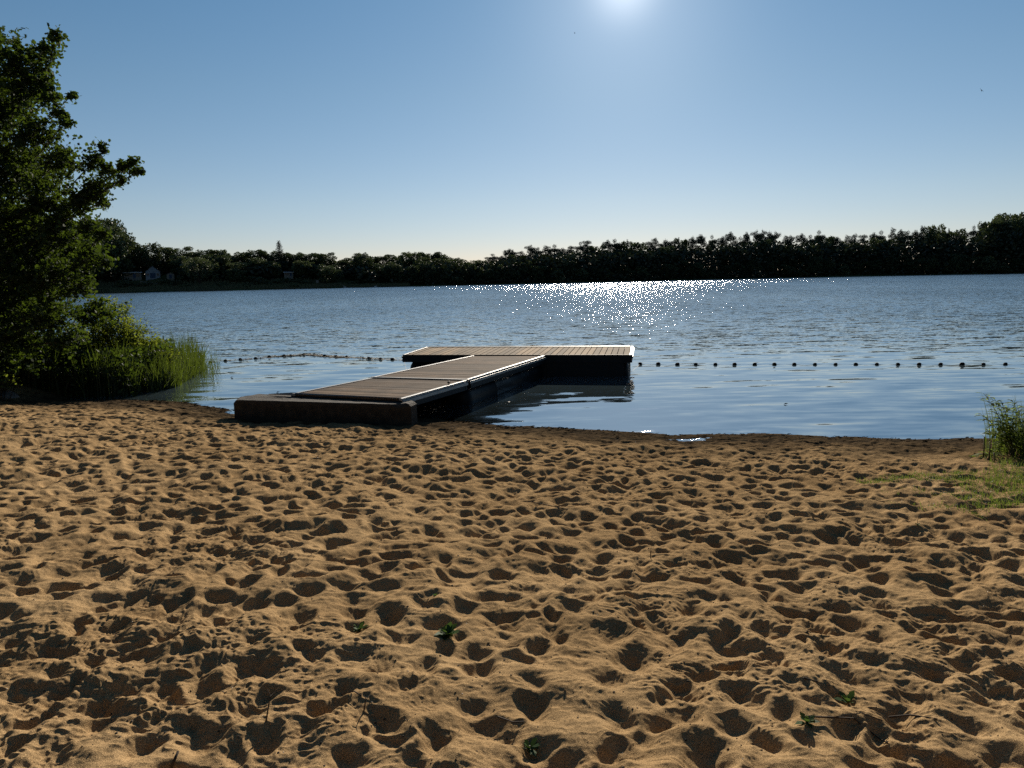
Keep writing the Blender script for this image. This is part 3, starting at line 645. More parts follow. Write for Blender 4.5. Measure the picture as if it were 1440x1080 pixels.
def tree_proto(kind, seed):
    """unit: height about 10 m, origin at base"""
    g_ = np.random.default_rng(seed); limbs = MB(); blobs = []
    if kind in ('broad', 'olive', 'round'):
        Hc = 5.2 if kind != 'round' else 4.6; W = {'broad': 3.1, 'olive': 2.7, 'round': 3.6}[kind]
        blobs.append((0, 0, Hc, W*.75, W*.75, 3.6))
        for i in range(22):
            a = g_.uniform(0, 6.28); zz = g_.uniform(1.8, 8.5); rr_ = W*math.sqrt(max(.05, 1-((zz-Hc)/4.9)**2))*g_.uniform(.55, 1.0); s_ = g_.uniform(.6, 1.35)
            blobs.append((rr_*math.cos(a), rr_*math.sin(a), zz, s_, s_, s_*.85))
        n_ = 5200; sz = (.24, .46); asp = 1.3
        limbs.tube([(0, 0, -1.0), (0, 0, 1.5), (.1, .1, 4), (.0, .1, 7.5)], [.27, .2, .15, .05], 7)
        for i in range(6):
            a = g_.uniform(0, 6.28); b = blobs[2+i]; limbs.tube([(0, 0, 2+i*.5), (b[0]*.5, b[1]*.5, (b[2]+2.+i*.5)/2), b[:3]], [.1, .07, .03], 5)
    elif kind == 'pine':
        lean_ = g_.uniform(-.4, .4)
        for i in range(13):
            zz = g_.uniform(5.2, 9.5); a = g_.uniform(0, 6.28); rr_ = g_.uniform(.3, 1.0)*(2.3-(zz-5)*.27); s_ = g_.uniform(.6, 1.1)
            blobs.append((lean_*zz/10+rr_*math.cos(a), rr_*math.sin(a), zz, s_*1.15, s_*1.15, s_*.5))
        for i in range(5):
            zz = g_.uniform(3.0, 5.4); a = g_.uniform(0, 6.28); rr_ = g_.uniform(.7, 1.9); s_ = g_.uniform(.4, .8)
            blobs.append((rr_*math.cos(a), rr_*math.sin(a), zz, s_, s_, s_*.4))
        blobs.append((lean_, 0, 9.4, .55, .55, .55)); n_ = 5200; sz = (.15, .33); asp = 2.6
        limbs.tube([(0, 0, -1), (0, 0, 3), (lean_*.6, 0, 6.5), (lean_, 0, 9.3)], [.2, .17, .12, .04], 7)
        for i in range(12):
            b = blobs[i]; limbs.tube([(lean_*b[2]/10, 0, b[2]-.5), b[:3]], [.06, .025], 5)
    elif kind == 'spruce':
        for i in range(26):
            zz = 1.2+8.4*(i/25)**.9; rr_ = (10-zz)*.24
            for k in range(5):
                a = g_.uniform(0, 6.28); q = rr_*g_.uniform(.6, 1.1); blobs.append((q*.6*math.cos(a), q*.6*math.sin(a), zz-.12*q, .22+q*.38, .22+q*.38, .17))
        n_ = 3600; sz = (.15, .34); asp = 2.4
        limbs.tube([(0, 0, -1), (0, 0, 5), (0, 0, 9.9)], [.22, .13, .03], 7)
    elif kind == 'willow':
        blobs.append((0, 0, 5.6, 3.8, 3.6, 3.4))
        for i in range(30):
            a = g_.uniform(0, 6.28); rr_ = g_.uniform(2.2, 4.2); zz = g_.uniform(2.2, 7.6)
            blobs.append((rr_*math.cos(a), rr_*math.sin(a), zz, .55, .55, 1.6))
        for i in range(10):
            a = g_.uniform(0, 6.28); rr_ = g_.uniform(0, 2.6); blobs.append((rr_*math.cos(a), rr_*math.sin(a), 8.1-rr_*.15, 1, 1, .8))
        n_ = 3600; sz = (.22, .5); asp = 3.
        limbs.tube([(0, 0, -1), (.1, 0, 2), (.3, 0, 5)], [.45, .35, .15], 8)
        for i in range(5): a = i*1.3; limbs.tube([(.1, 0, 2), (1.2*math.cos(a), 1.2*math.sin(a), 4.6), (2*math.cos(a), 2*math.sin(a), 6.8)], [.16, .1, .03], 5)
    elif kind == 'bush':
        for i in range(12):
            a = g_.uniform(0, 6.28); rr_ = g_.uniform(0, 3.6); s_ = g_.uniform(1.2, 2.4); blobs.append((rr_*math.cos(a), rr_*math.sin(a), g_.uniform(1.5, 7.6)*(1-rr_/7), s_, s_, s_*1.1))
        n_ = 2600; sz = (.4, .8); asp = 1.4
        for i in range(5): a = i*1.25; limbs.tube([(.2*math.cos(a), .2*math.sin(a), -1), (1.2*math.cos(a), 1.2*math.sin(a), 2.5), (1.7*math.cos(a), 1.7*math.sin(a), 5)], [.16, .1, .04], 5)
    P = crown_points(blobs, n_, g_)
    keep = P[:, 2] > .2; P = P[keep]
    # ragged top: nudge by noise
    P += g_.normal(0, .13, P.shape)
    V, F = leaf_cards(P, g_.uniform(sz[0], sz[1], len(P)), asp, 4 if kind in ('pine', 'spruce') else 6, g_, droop=.5 if kind == 'willow' else 0)
    return limbs, V, F
PROTO = {}
def proto(kind, i, mat, bark, nm, crn):
    limbs, V, F = tree_proto(kind, 100+i*7+hash_(kind))
    r_ = empty(nm); cr = mesh_obj(crn, V, F, mat, r_); tk = limbs.build('trunk', bark, r_, smooth=True)
    PROTO.setdefault(kind, []).append([r_, cr, tk, False])
def hash_(s_): return sum(ord(c_) for c_ in s_)
for i in range(4): proto('broad', i, M_far, M_bark, 'broadleaf_tree', 'crown')
for i in range(3): proto('olive', i, M_faro, M_bark, 'broadleaf_tree', 'crown')
for i in range(2): proto('round', i, M_far, M_bark, 'broadleaf_tree', 'crown')
for i in range(5): proto('pine', i, M_pine, M_pbark, 'pine_tree', 'crown')
for i in range(1): proto('spruce', i, M_pine, M_pbark, 'spruce_tree', 'crown')
for i in range(1): proto('willow', i, M_faro, M_bark, 'willow_tree', 'crown')
for i in range(3): proto('bush', i, M_faro, M_bark, 'bush', 'foliage')
trng = random.Random(5)
def put_tree(kind, loc, hgt, width, label, group=None, cat='tree'):
    pr_ = trng.choice(PROTO[kind])
    un = [q for q in PROTO[kind] if not q[3]]
    if un: pr_ = un[0]
    r_, cr, tk, u = pr_
    if not u: ro = r_; pr_[3] = True
    else:
        ro = r_.copy(); COL.objects.link(ro)
        for ch in (cr, tk):
            c_ = ch.copy(); COL.objects.link(c_); c_.parent = ro
    for kk in ('group', 'label'):
        if kk in ro: del ro[kk]
    ro.location = loc; ro.rotation_euler = (0, 0, trng.uniform(0, 6.28)); ro.scale = (width/10, width/10, hgt/10)
    tag(ro, label, cat, group); return ro
# far shore as distance by picture column
SPX = [-400, 0, 150, 300, 420, 560, 700, 830, 1000, 1200, 1440, 1800]; SD = [170, 215, 240, 242, 255, 262, 268, 280, 300, 312, 292, 270]
SIL = [(-200, 300), (0, 300), (140, 306), (165, 310), (185, 342), (215, 341), (240, 349), (258, 347), (270, 352), (290, 346), (315, 346), (325, 355), (345, 355), (370, 351), (395, 352), (420, 347), (440, 353), (460, 357), (480, 363), (497, 360), (510, 353), (522, 357), (535, 361), (560, 356), (590, 352), (620, 353), (640, 357), (655, 363), (680, 364), (692, 360), (720, 351), (750, 347), (800, 345), (850, 340), (900, 339), (950, 337), (1000, 331), (1050, 329), (1080, 326), (1110, 328), (1150, 327), (1175, 334), (1200, 328), (1250, 323), (1290, 320), (1340, 325), (1362, 322), (1380, 304), (1400, 297), (1430, 298), (1500, 300), (1800, 295)]
def shoreD(px): return float(np.interp(px, SPX, SD))
def sil(px): return float(np.interp(px, [a for a, b in SIL], [b for a, b in SIL]))
def rise(px, o_):
    k = float(np.interp(px, [-200, 480, 620, 1800], [.38, .30, .08, .08])); mx = float(np.interp(px, [-200, 480, 620, 1800], [6.2, 5.8, 3.2, 3.5]))
    return min(mx, .35+k*max(0, o_-2.5)) if o_ > 0 else -1.2+1.55*max(0, (o_+3)/3)
def hor_x(px): d = ray(px, 390); return d.x/d.y
cols = np.arange(-420, 1860, 12.); offs = [-3, -1, 0, 1.2, 3, 6, 10, 15, 20, 26, 34, 45, 70, 140]
V = []
for o_ in offs:
    for px in cols:
        D_ = shoreD(px)+o_+1.2*math.sin(px*.05)+.8*math.sin(px*.13); V.append((hor_x(px)*D_, D_, rise(px, o_)+.15*math.sin(px*.3+o_)))
a, b = len(offs), len(cols); idx = np.arange(a*b).reshape(a, b)
fc = np.stack([idx[:-1, :-1], idx[:-1, 1:], idx[1:, 1:], idx[1:, :-1]], -1).reshape(-1, 4)
o = mesh_obj('far_bank', V, fc, M_bank, smooth=True); tag(o, 'grassy far bank rising from the lake', 'bank', kind='structure')
def farpos(px, o_):
    D_ = shoreD(px)+o_; return Vector((hor_x(px)*D_, D_, rise(px, o_)))
def tree_to(kind, px, o_, topy, width, label, group=None, cat='tree'):
    p = farpos(px, o_); zt = at(px, topy, p.y).z; return put_tree(kind, p-Vector((0, 0, .2)), max(2.5, (zt-p.z)*(1.10 if kind in ('broad', 'olive', 'round') else 1.04)), width, label, group, cat)
GL = {'pine': ('dark pine with a ragged crown in the wood along the right far shore', 'pines in the far shore wood'),
      'broad': ('dark rounded broadleaf tree in the wood along the far shore', 'dark broadleaf trees on the far shore'),
      'olive': ('dull olive green tree among darker ones on the far shore', 'olive green trees on the far shore'),
      'bush': ('low olive bush at the foot of the far shore trees', 'bushes on the far shore')}
px = -130.
while px < 1600:      # back row sets the skyline
    right = px > 690
    kind = ('pine' if trng.random() < .9 else 'broad') if right and px < 1370 else ('broad' if trng.random() < .75 else 'olive')
    if right and px < 1350 and trng.random() < .12: tree_to('spruce', px+6, 27, sil(px)-trng.uniform(0, 3), trng.uniform(10, 15), 'pointed dark conifer rising among the rounder crowns of the right far wood', 'pointed conifers in the right far wood')
    wd = trng.uniform(10, 17) if kind != 'pine' else trng.uniform(11, 17)
    tree_to(kind, px, trng.uniform(22, 30), sil(px)+trng.uniform(-3.0, 5.0), wd, *GL[kind])
    px += trng.uniform(9, 14) if kind == 'pine' else trng.uniform(14, 20)
px = -130.
while px < 1600:      # middle row
    right = px > 640
    kind = ('pine' if trng.random() < .35 else 'broad') if right else trng.choice(['broad', 'broad', 'olive'])
    if not (172 < px < 250 or 390 < px < 420): tree_to(kind, px, trng.uniform(13, 19), sil(px)+trng.uniform(7, 17), trng.uniform(11, 17), *GL[kind])
    px += trng.uniform(15, 23)
px = 560.
while px < 1600:      # dark shoreline trees and bushes
    kind = trng.choice(['broad', 'bush', 'broad'])
    base = shoreD(px); tree_to(kind, px, trng.uniform(2.5, 7), trng.uniform(364, 378)-(px-560)*.012, trng.uniform(9, 13), *GL[kind])
    px += trng.uniform(15, 24)
# trees one can tell apart
tree_to('round', 162, 12, 305, 17, 'tall dark tree behind the near tree, highest on the left far shore')
tree_to('spruce', 395, 20, 339, 19, 'tall layered spruce standing out above the left far shore trees')
tree_to('willow', 280, 7, 357, 15, 'broad drooping willow at the water edge right of the white gabled cabin')
tree_to('round', 330, 8, 373, 11, 'rounded dark bushy tree right of the drooping willow')
tree_to('round', 463, 5, 370, 13, 'rounded dark tree above the grassy point on the left far shore', None)
tree_to('round', 512, 16, 353, 10.5, 'dark dome topped tree just right of the grassy point skyline dip')
tree_to('round', 555, 6, 366, 14, 'wide dark tree left of the bright clearing on the far shore')
tree_to('round', 1398, 16, 297, 19, 'tallest dark tree rising at the right end of the far wood')
tree_to('round', 1432, 20, 298, 17, 'tall dark tree at the right edge of the picture')
tree_to('olive', 1310, 20, 315, 14, 'thin crowned tree poking above the right far wood')
tree_to('olive', 625, 5, 375, 9, 'small round olive tree in the clearing of the far shore')
for px_, o_, ty, wd in ((185, 5, 391, 6), (205, 6, 391, 5), (232, 8, 386, 5), (247, 6, 392, 6), (170, 5, 388, 7), (365, 5, 386, 7), (372, 4, 391, 7), (350, 9, 384, 8), (388, 6, 390, 6), (405, 8, 386, 6), (420, 6, 389, 7), (432, 4, 394, 6), (412, 3, 395, 8), (255, 3, 395, 6), (310, 4, 393, 6), (345, 3, 394, 6), (585, 4, 390, 7), (610, 4, 391, 6), (645, 3, 391, 6), (500, 4, 392, 6), (525, 8, 385, 7)):
    tree_to('bush', px_, o_, ty, wd*1.15, GL['bush'][0], GL['bush'][1], 'bush')
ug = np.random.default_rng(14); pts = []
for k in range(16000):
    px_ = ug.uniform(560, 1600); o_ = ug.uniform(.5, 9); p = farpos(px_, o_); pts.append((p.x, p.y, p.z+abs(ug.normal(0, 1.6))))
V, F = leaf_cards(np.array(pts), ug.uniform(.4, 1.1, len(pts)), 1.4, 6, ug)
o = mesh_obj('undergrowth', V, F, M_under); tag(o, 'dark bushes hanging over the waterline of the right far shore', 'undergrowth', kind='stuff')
# reeds and tall grass along the left far shore
gv, gf = [], []; fg = np.random.default_rng(3)
for k in range(20000):
    px_ = fg.uniform(100, 575); o_ = abs(fg.normal(0, 3.6))*(1.2 if px_ < 460 else .6)-.3; p = farpos(px_, o_); p.z = max(p.z, .0)
    hh_ = fg.uniform(.6, 1.6)*(1 if px_ < 480 else .7); w_ = fg.uniform(.12, .4); t = fg.uniform(-.2, .2)
    b_ = len(gv); gv += [(p.x-w_, p.y, p.z-.1), (p.x+w_, p.y+.1, p.z-.1), (p.x+w_*.3+t, p.y, p.z+hh_)]; gf.append((b_, b_+1, b_+2))
M_freed = leaf_mat('far_reed', (.09, .11, .045), (.15, .17, .07), (.16, .18, .06), .35, .3, .6, 0)
o = mesh_obj('reeds', gv, np.array(gf), M_freed); tag(o, 'pale green reed fringe along the left far shore', 'reeds', kind='stuff')
# undergrowth that closes the wood floor
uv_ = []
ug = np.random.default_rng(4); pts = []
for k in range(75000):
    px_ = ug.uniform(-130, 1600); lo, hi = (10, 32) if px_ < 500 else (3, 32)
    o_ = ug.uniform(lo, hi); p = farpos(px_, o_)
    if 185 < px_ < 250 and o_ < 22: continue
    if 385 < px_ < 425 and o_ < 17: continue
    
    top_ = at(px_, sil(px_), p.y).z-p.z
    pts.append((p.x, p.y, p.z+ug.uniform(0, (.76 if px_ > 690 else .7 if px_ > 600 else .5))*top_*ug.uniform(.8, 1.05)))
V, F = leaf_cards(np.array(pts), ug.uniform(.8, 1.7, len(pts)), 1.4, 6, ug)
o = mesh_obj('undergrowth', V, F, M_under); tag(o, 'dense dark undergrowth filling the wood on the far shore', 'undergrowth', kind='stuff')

# ------------------------------------------------------------------ cabins on the far shore
M_ww = simple('pale_boards', (.34, .38, .44), .8, 0, .12, 2); M_bl = simple('blue_door_paint', (.05, .09, .17), .6, 0, .2, 2)
M_rf = simple('dark_roof', (.035, .033, .035), .8, 0, .3, 2); M_cr = simple('cream_boards', (.30, .28, .25), .8, 0, .15, 2); M_gl = simple('dark_glass', (.02, .025, .035), .15, 0, .2, 2, spec=.5)
M_wh = simple('white_metal_sheet', (.8, .8, .8), .35, 0, .05, 2, spec=.5)
def cabin(px, basey, o_, w_, dp_, hw, ridge, wallm, roofm, nm, label, flat=False, parts=(), thick=.12):
    D_ = shoreD(px)+o_; bp_ = at(px, basey, D_); r_ = empty(nm, (bp_.x, bp_.y, bp_.z)); tag(r_, label, 'cabin' if nm != 'shed' else 'shed')
    r_.rotation_euler.z = -math.atan2(bp_.x, bp_.y)
    m = MB(); hw2 = w_/2
    bt = [(-hw2, 0, -1), (hw2, 0, -1), (hw2, dp_, -1), (-hw2, dp_, -1)]
    if flat:
        m.hexa(bt, [(x, y, hw) for x, y, z in bt]); m.build('wall', wallm, r_)
        m = MB(); e_ = .35; m.hexa([(-hw2-e_, -e_-.3, hw+.003), (hw2+e_, -e_-.3, hw+.003), (hw2+e_, dp_+e_, hw+.25), (-hw2-e_, dp_+e_, hw+.25)], [(-hw2-e_, -e_-.3, hw+.003+thick), (hw2+e_, -e_-.3, hw+.003+thick), (hw2+e_, dp_+e_, hw+.25+thick), (-hw2-e_, dp_+e_, hw+.25+thick)]); m.build('roof', roofm, r_)
    else:
        m.add(bt+[(-hw2, 0, hw), (hw2, 0, hw), (hw2, dp_, hw), (-hw2, dp_, hw), (0, 0, hw+ridge), (0, dp_, hw+ridge)],
              [(3, 2, 1, 0), (0, 1, 5, 8, 4), (2, 3, 7, 9, 6), (1, 2, 6, 5), (3, 0, 4, 7)]); m.build('wall', wallm, r_)
        m = MB(); e_ = .4
        for s_ in (-1, 1):
            k = ridge/hw2; lo = (s_*(hw2+e_), hw-e_*k)
            q = [(lo[0], -.25, lo[1]+.01), (0, -.25, hw+ridge+.01), (0, dp_+.25, hw+ridge+.01), (lo[0], dp_+.25, lo[1]+.01)]
            if s_ > 0: q = q[::-1]
            m.hexa([(a_, b__, c_) for a_, b__, c_ in q], [(a_, b__, c_+.14) for a_, b__, c_ in q])
        m.build('roof', roofm, r_)
    for (pn, x0, x1, z0, z1, pm) in parts:
        m = MB(); m.bar((x0, -.03, (z0+z1)/2), (x1, -.03, (z0+z1)/2), .08, z1-z0); f_ = m.build(pn, pm, r_)
        if pn == 'window':
            m = MB(); m.bar(((x0+x1)/2, -.08, z0+.05), ((x0+x1)/2, -.08, z1-.05), .06, .05, Vector((0, 1, 0))); m.bar((x0, -.075, z1+.04), (x1, -.075, z1+.04), .12, .07); m.build('frame', wallm, f_)
    return r_
cabin(215.5, 391, 14, 4.6, 6, 2.3, 1.9, M_ww, M_rf, 'gabled_cabin', 'pale blue gabled cabin with blue double door among trees on the far shore', parts=(('door', -.9, .8, 0, 1.75, M_bl), ('window', -2.0, -1.3, .8, 1.6, M_gl), ('window', 1.2, 1.9, .8, 1.6, M_gl)))
cabin(187, 391.5, 13, 5.4, 4, 1.95, 0, M_cr, M_wh, 'garden_cabin', 'low flat roofed cabin with windows left of the pale gabled cabin', True, parts=(('window', -2.4, -.1, .6, 1.7, M_gl), ('door', .1, .9, 0, 1.75, M_bl), ('window', 1.1, 2.2, .6, 1.7, M_gl)))
cabin(240, 391.5, 12, 2.4, 2, 1.5, .5, M_cr, M_rf, 'shed', 'small pale shed right of the gabled cabin on the far shore', parts=(('door', -.4, .4, 0, 1.3, M_bl),))
cabin(406, 388.5, 13, 3.2, 3, 1.35, 0, M_cr, M_wh, 'shed', 'shed with a bright sunlit flat roof on the left far shore', True, parts=(('window', -1.2, 0, .5, 1.1, M_gl), ('door', .4, 1.1, 0, 1.2, M_bl)))
# path wall / pale terrace edge below cabin
a = at(198, 396, shoreD(198)+8); b = at(227, 400, shoreD(227)+8)
m = MB(); mid = lerp(a, b, .5); m.bar(a-mid, b-mid, .4, .22)
for t in (0, .25, .5, .75, 1): q = lerp(a-mid, b-mid, t); m.bar(q-Vector((0, 0, .11)), q-Vector((0, 0, 2.4)), .16, .16, Vector((0, 1, 0)))
o = m.build('handrail', M_cr); o.location = mid; tag(o, 'sloping pale handrail below the gabled cabin on the far shore', 'handrail')
# notice board on the point
p = at(446.5, 401, shoreD(446)+2); r_ = empty('sign_board', p); tag(r_, 'small pale notice board standing in the reeds of the left far shore', 'sign')
m = MB(); m.bar((-.45, 0, 1.3), (.45, 0, 1.3), .06, 1.0); m.build('board', M_cr, r_)
for s_ in (-.4, .4): m = MB(); m.bar((s_, .05, -1.5), (s_, .05, 1.7), .08, .08, Vector((0, 1, 0))); m.build('post', M_bark, r_)
# two swans by the point, far away
M_swan = simple('white_plumage', (.8, .8, .78), .6, 0, .04, 4)
def swan(px, py, rz, label):
    p = gp(px, py, 0.); k = (shoreD(px)-3)/p.y; 
    if k < 1: p = Vector((p.x*k, p.y*k, 0))
    r_ = empty('swan', p, rz); tag(r_, label, 'swan', 'swans by the grassy point')
    pts = [(-.62, 0, .30), (-.5, 0, .27), (-.3, 0, .22), (0, 0, .18), (.25, 0, .18), (.4, 0, .22), (.47, 0, .36), (.43, 0, .55), (.40, 0, .70), (.45, 0, .80), (.53, 0, .80), (.62, 0, .76), (.68, 0, .745)]
    rd = [.03, .12, .22, .27, .23, .13, .075, .055, .05, .065, .06, .035, .015]
    m = MB(); m.tube(pts, rd, 10); m.build('body', M_swan, r_, smooth=True)
    m = MB(); m.tube([(.62, 0, .76), (.74, 0, .73)], [.03, .012], 6); m.build('bill', simple('orange_bill', (.5, .16, .04), .5), r_)
swan(485, 404.2, 2.8, 'left one of two tiny white swans near the far grassy point')
swan(528, 403.6, .3, 'right one of two tiny white swans near the far grassy point')
# birds in the sky
M_bird = simple('dark_feathers', (.03, .03, .035), .7, 0, .2, 10)
def bird(px, py, Y, span, rot, label):
    p = at(px, py, Y); r_ = empty('bird', p); r_.rotation_euler = rot; r_.scale = (span,)*3; tag(r_, label, 'bird', 'birds flying over the lake')
    m = MB(); m.tube([(0, .26, 0), (0, .2, .01), (0, .08, 0), (0, -.06, 0), (0, -.2, 0), (0, -.3, .0)], [.008, .035, .055, .05, .03, .012], 10); m.build('body', M_bird, r_, smooth=True)
    m = MB(); m.add([(-.02, -.18, 0), (.02, -.18, 0), (.09, -.4, 0), (.0, -.33, .004), (-.09, -.4, 0)], [(0, 1, 2, 3), (0, 3, 4)]); m.build('tail', M_bird, r_)
    for s_ in (-1, 1):
        m = MB(); t_ = .012
        out_ = [(.03, .08, 0), (.2, .13, .05), (.36, .09, .07), (.52, -.06, .06), (.34, -.02, .068), (.18, -.02, .045), (.03, -.06, 0)]
        tp = [(s_*x, y, z+t_) for x, y, z in out_]; bt = [(s_*x, y, z-t_*.3) for x, y, z in out_]
        n_ = len(out_); fs = [tuple(range(n_)), tuple(range(2*n_-1, n_-1, -1))]+[(k, (k+1) % n_, n_+(k+1) % n_, n_+k) for k in range(n_)]
        m.add(tp+bt, fs); m.build('wing', M_bird, r_)
bird(1380, 127, 42, .31, (R(62), R(28), R(20)), 'dark bird with spread wings high at the right')
bird(808, 46.5, 70, .28, (R(70), R(-35), R(60)), 'tiny bird below the sun near the top')

# ------------------------------------------------------------------ near tree on the left bank
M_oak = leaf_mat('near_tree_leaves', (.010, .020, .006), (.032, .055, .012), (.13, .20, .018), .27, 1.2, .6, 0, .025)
M_shrub = leaf_mat('shrub_leaves', (.035, .052, .010), (.075, .105, .02), (.26, .32, .03), .48, 1.5, .6, 0, .02)
def ground_at(x, y): return float(beach_base(np.array([x]), np.array([y]))[0])
def near_tree():
    g_ = np.random.default_rng(12)
    bx_, by_ = -12.3, 15.6; z0 = ground_at(bx_, by_)
    r_ = empty('leafy_tree', (bx_, by_, z0)); tag(r_, 'large dark leafy tree leaning over the left bank beside the reeds', 'tree')
    base = Vector((bx_, by_, z0))
    # crown masses: picture position, distance, radius in picture units
    LB = [(-30, 70, 15, 60), (30, 85, 14.6, 40), (78, 52, 14.2, 13), (62, 68, 14.3, 16), (40, 120, 14.6, 40), (-20, 160, 15, 60), (62, 118, 14.3, 20), (82, 160, 14.2, 13), (92, 172, 14.1, 10), (50, 190, 14.2, 40), (72, 138, 14.2, 17), (100, 135, 14., 6),
          (0, 230, 14.6, 60), (85, 225, 14.1, 34), (130, 228, 13.9, 20), (150, 240, 13.8, 15), (172, 236, 13.8, 10), (186, 228, 13.8, 8), (170, 252, 13.8, 8), (195, 241, 13.7, 6), (143, 208, 13.9, 8), (60, 280, 14.2, 45), (115, 280, 14., 26), (142, 284, 13.9, 12), (130, 262, 14, 15),
          (0, 310, 14.4, 60), (80, 330, 14., 42), (125, 320, 13.9, 24), (145, 330, 13.8, 15), (150, 370, 13.8, 12), (125, 365, 13.9, 26), (60, 390, 14., 50), (0, 400, 14.2, 60), (110, 405, 13.9, 30), (70, 450, 13.9, 42), (20, 470, 14., 50), (95, 480, 13.9, 30), (-40, 480, 14.3, 60), (-70, 250, 15, 80), (-70, 380, 15, 80),
          (30, 515, 14.1, 35), (-20, 530, 14.2, 40), (110, 350, 15.5, 45), (40, 240, 16, 60), (30, 340, 16, 70), (30, 440, 16, 70), (70, 500, 15.5, 50), (130, 440, 15.2, 36), (10, 140, 16, 55)]
    limbs = MB(); twigs = MB()
    top = Vector((0.3, -.3, 7.6))
    trunk_pts = [Vector((0, 0, -.4)), Vector((.05, 0, 1.2)), Vector((.2, -.1, 3.0)), Vector((.1, -.2, 5.0)), Vector((.35, -.3, 7.2))]
    limbs.tube(trunk_pts, [.26, .21, .16, .11, .05], 12)
    Pl = []; Sz = []
    for (px_, py_, Y_, rp) in LB:
        c_ = at(px_, py_, Y_)-base; R_ = rp/1000*Y_*.98
        tz = min(6.8, max(.8, c_.z-.45*abs(c_.x)-.2)); tp = Vector((.1+.03*tz, -.04*tz, tz)); side = Vector((g_.normal(0, .18), g_.normal(0, .18), g_.uniform(-.25, .2)))
        path = [tp+(c_-tp)*t+side*math.sin(math.pi*t)+Vector(g_.normal(0, .035, 3))*(0 < t < 1) for t in (0, .2, .4, .6, .8, 1.)]
        limbs.tube(path, [max(.015, .04*min(1.6, R_*2))*(1-.8*i/5)+.004 for i in range(6)], 5)
        for k in range(int(60+90*min(1, R_))):   # side sprays along the limb
            t = g_.uniform(.35, 1.0); i = min(4, int(t*5)); st = lerp(path[i], path[i+1], t*5-i); dv = (c_-tp).normalized()*g_.uniform(.1, .5)+Vector(g_.normal(0, .3, 3)); dv.z += .08
            en = st+dv.normalized()*g_.uniform(.08, .34)*(1.25-t*.6)
            if k % 3 == 0: twigs.tube([st, en], [.005, .002], 3, cap=False)
            for q in range(7): p = lerp(st, en, g_.uniform(.3, 1.15))+Vector(g_.normal(0, .028, 3)); Pl.append(p); Sz.append(g_.uniform(.045, .09))
        ntw = int(14+R_*R_*165)
        for k in range(ntw):
            d = Vector(g_.normal(size=3)).normalized(); L_ = R_*g_.uniform(.4, 1.12)*(1.25 if g_.random() < .12 else 1); d.z = d.z*.8+.08
            st = c_+d*R_*g_.uniform(0, .35); en = c_+d*L_+Vector((g_.uniform(0, .05), 0, 0))
            if k % 3 == 0: twigs.tube([st, lerp(st, en, .5)+Vector(g_.normal(0, .02, 3)), en], [.006, .004, .002], 3, cap=False)
            nl_ = int(5+9*(en-st).length/.35)
            for q in range(nl_):
                t = (q+.5)/nl_*.85+.2; p = lerp(st, en, t)+Vector(g_.normal(0, .032, 3)); Pl.append(p); Sz.append(g_.uniform(.055, .105))
    V, F = leaf_cards(np.array([tuple(p) for p in Pl]), np.array(Sz), 1.5, 10, g_, droop=.15, fold=.25)
    print('near leaves', len(Pl))
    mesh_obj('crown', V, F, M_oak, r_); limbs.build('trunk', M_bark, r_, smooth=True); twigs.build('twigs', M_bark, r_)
near_tree()
def shrub(bases, blobs, nleaf, size, mat, name, label, seed, asp=1.9, stems=14, shape=6):
    g_ = np.random.default_rng(seed); b = Vector(bases); r_ = empty(name, b); tag(r_, label, 'shrub')
    Pl = []; m = MB()
    for (c_, R_, wgt) in blobs:
        cl_ = c_-b
        for k in range(stems):
            d = Vector(g_.normal(size=3)); d.z = abs(d.z)*.8+.2; d.normalize(); en = cl_+d*R_*g_.uniform(.7, 1.15); st = Vector((cl_.x*.6+g_.normal(0, .08), cl_.y*.6, -.1))
            md = lerp(st, en, .55)+Vector((g_.normal(0, .05), g_.normal(0, .05), .1)); m.tube([st, md, en], [.012, .007, .003], 4, cap=False)
            kk = int(nleaf*wgt/stems)
            for q in range(kk):
                t = g_.uniform(.3, 1.05)**.8; p = (lerp(st, md, t*2) if t < .5 else lerp(md, en, (t-.5)*2)); Pl.append(tuple(p+Vector(g_.normal(0, .05+.25*R_*.3, 3))))
    P = np.array(Pl); P = P[P[:, 2] > -.05]
    V, F = leaf_cards(P, g_.uniform(size[0], size[1], len(P)), asp, shape, g_, fold=.2)
    mesh_obj('foliage', V, F, mat, r_); m.build('stems', M_bark, r_, smooth=True)
S = []
for (px_, py_, Y_, rp, wg) in ((140, 445, 17, 24, 1), (165, 440, 17, 16, .8), (160, 470, 16.8, 28, 1.2), (190, 468, 17, 20, 1), (200, 485, 16.8, 22, 1), (222, 490, 17, 15, .8), (120, 470, 16.8, 28, 1.2), (135, 500, 16.5, 30, 1), (190, 505, 16.6, 26, 1), (235, 508, 16.8, 15, .7), (95, 500, 16.5, 30, 1)):
    S.append((at(px_, py_, Y_), rp/1000*Y_, wg))
shrub((-9.6, 16.9, .1), S, 1500, (.035, .075), M_shrub, 'green_shrub', 'sunlit yellow green shrub between the dark tree and the reeds', 31)
S = [(at(8, 538, 13.6), .22, .5), (at(-14, 530, 13.6), .3, .6)]
shrub((-10.1, 13.7, ground_at(-10.1, 13.7)), S, 260, (.05, .09), M_shrub, 'small_shrub', 'small bright leafy sprig above the rock at the left edge', 33, stems=8)
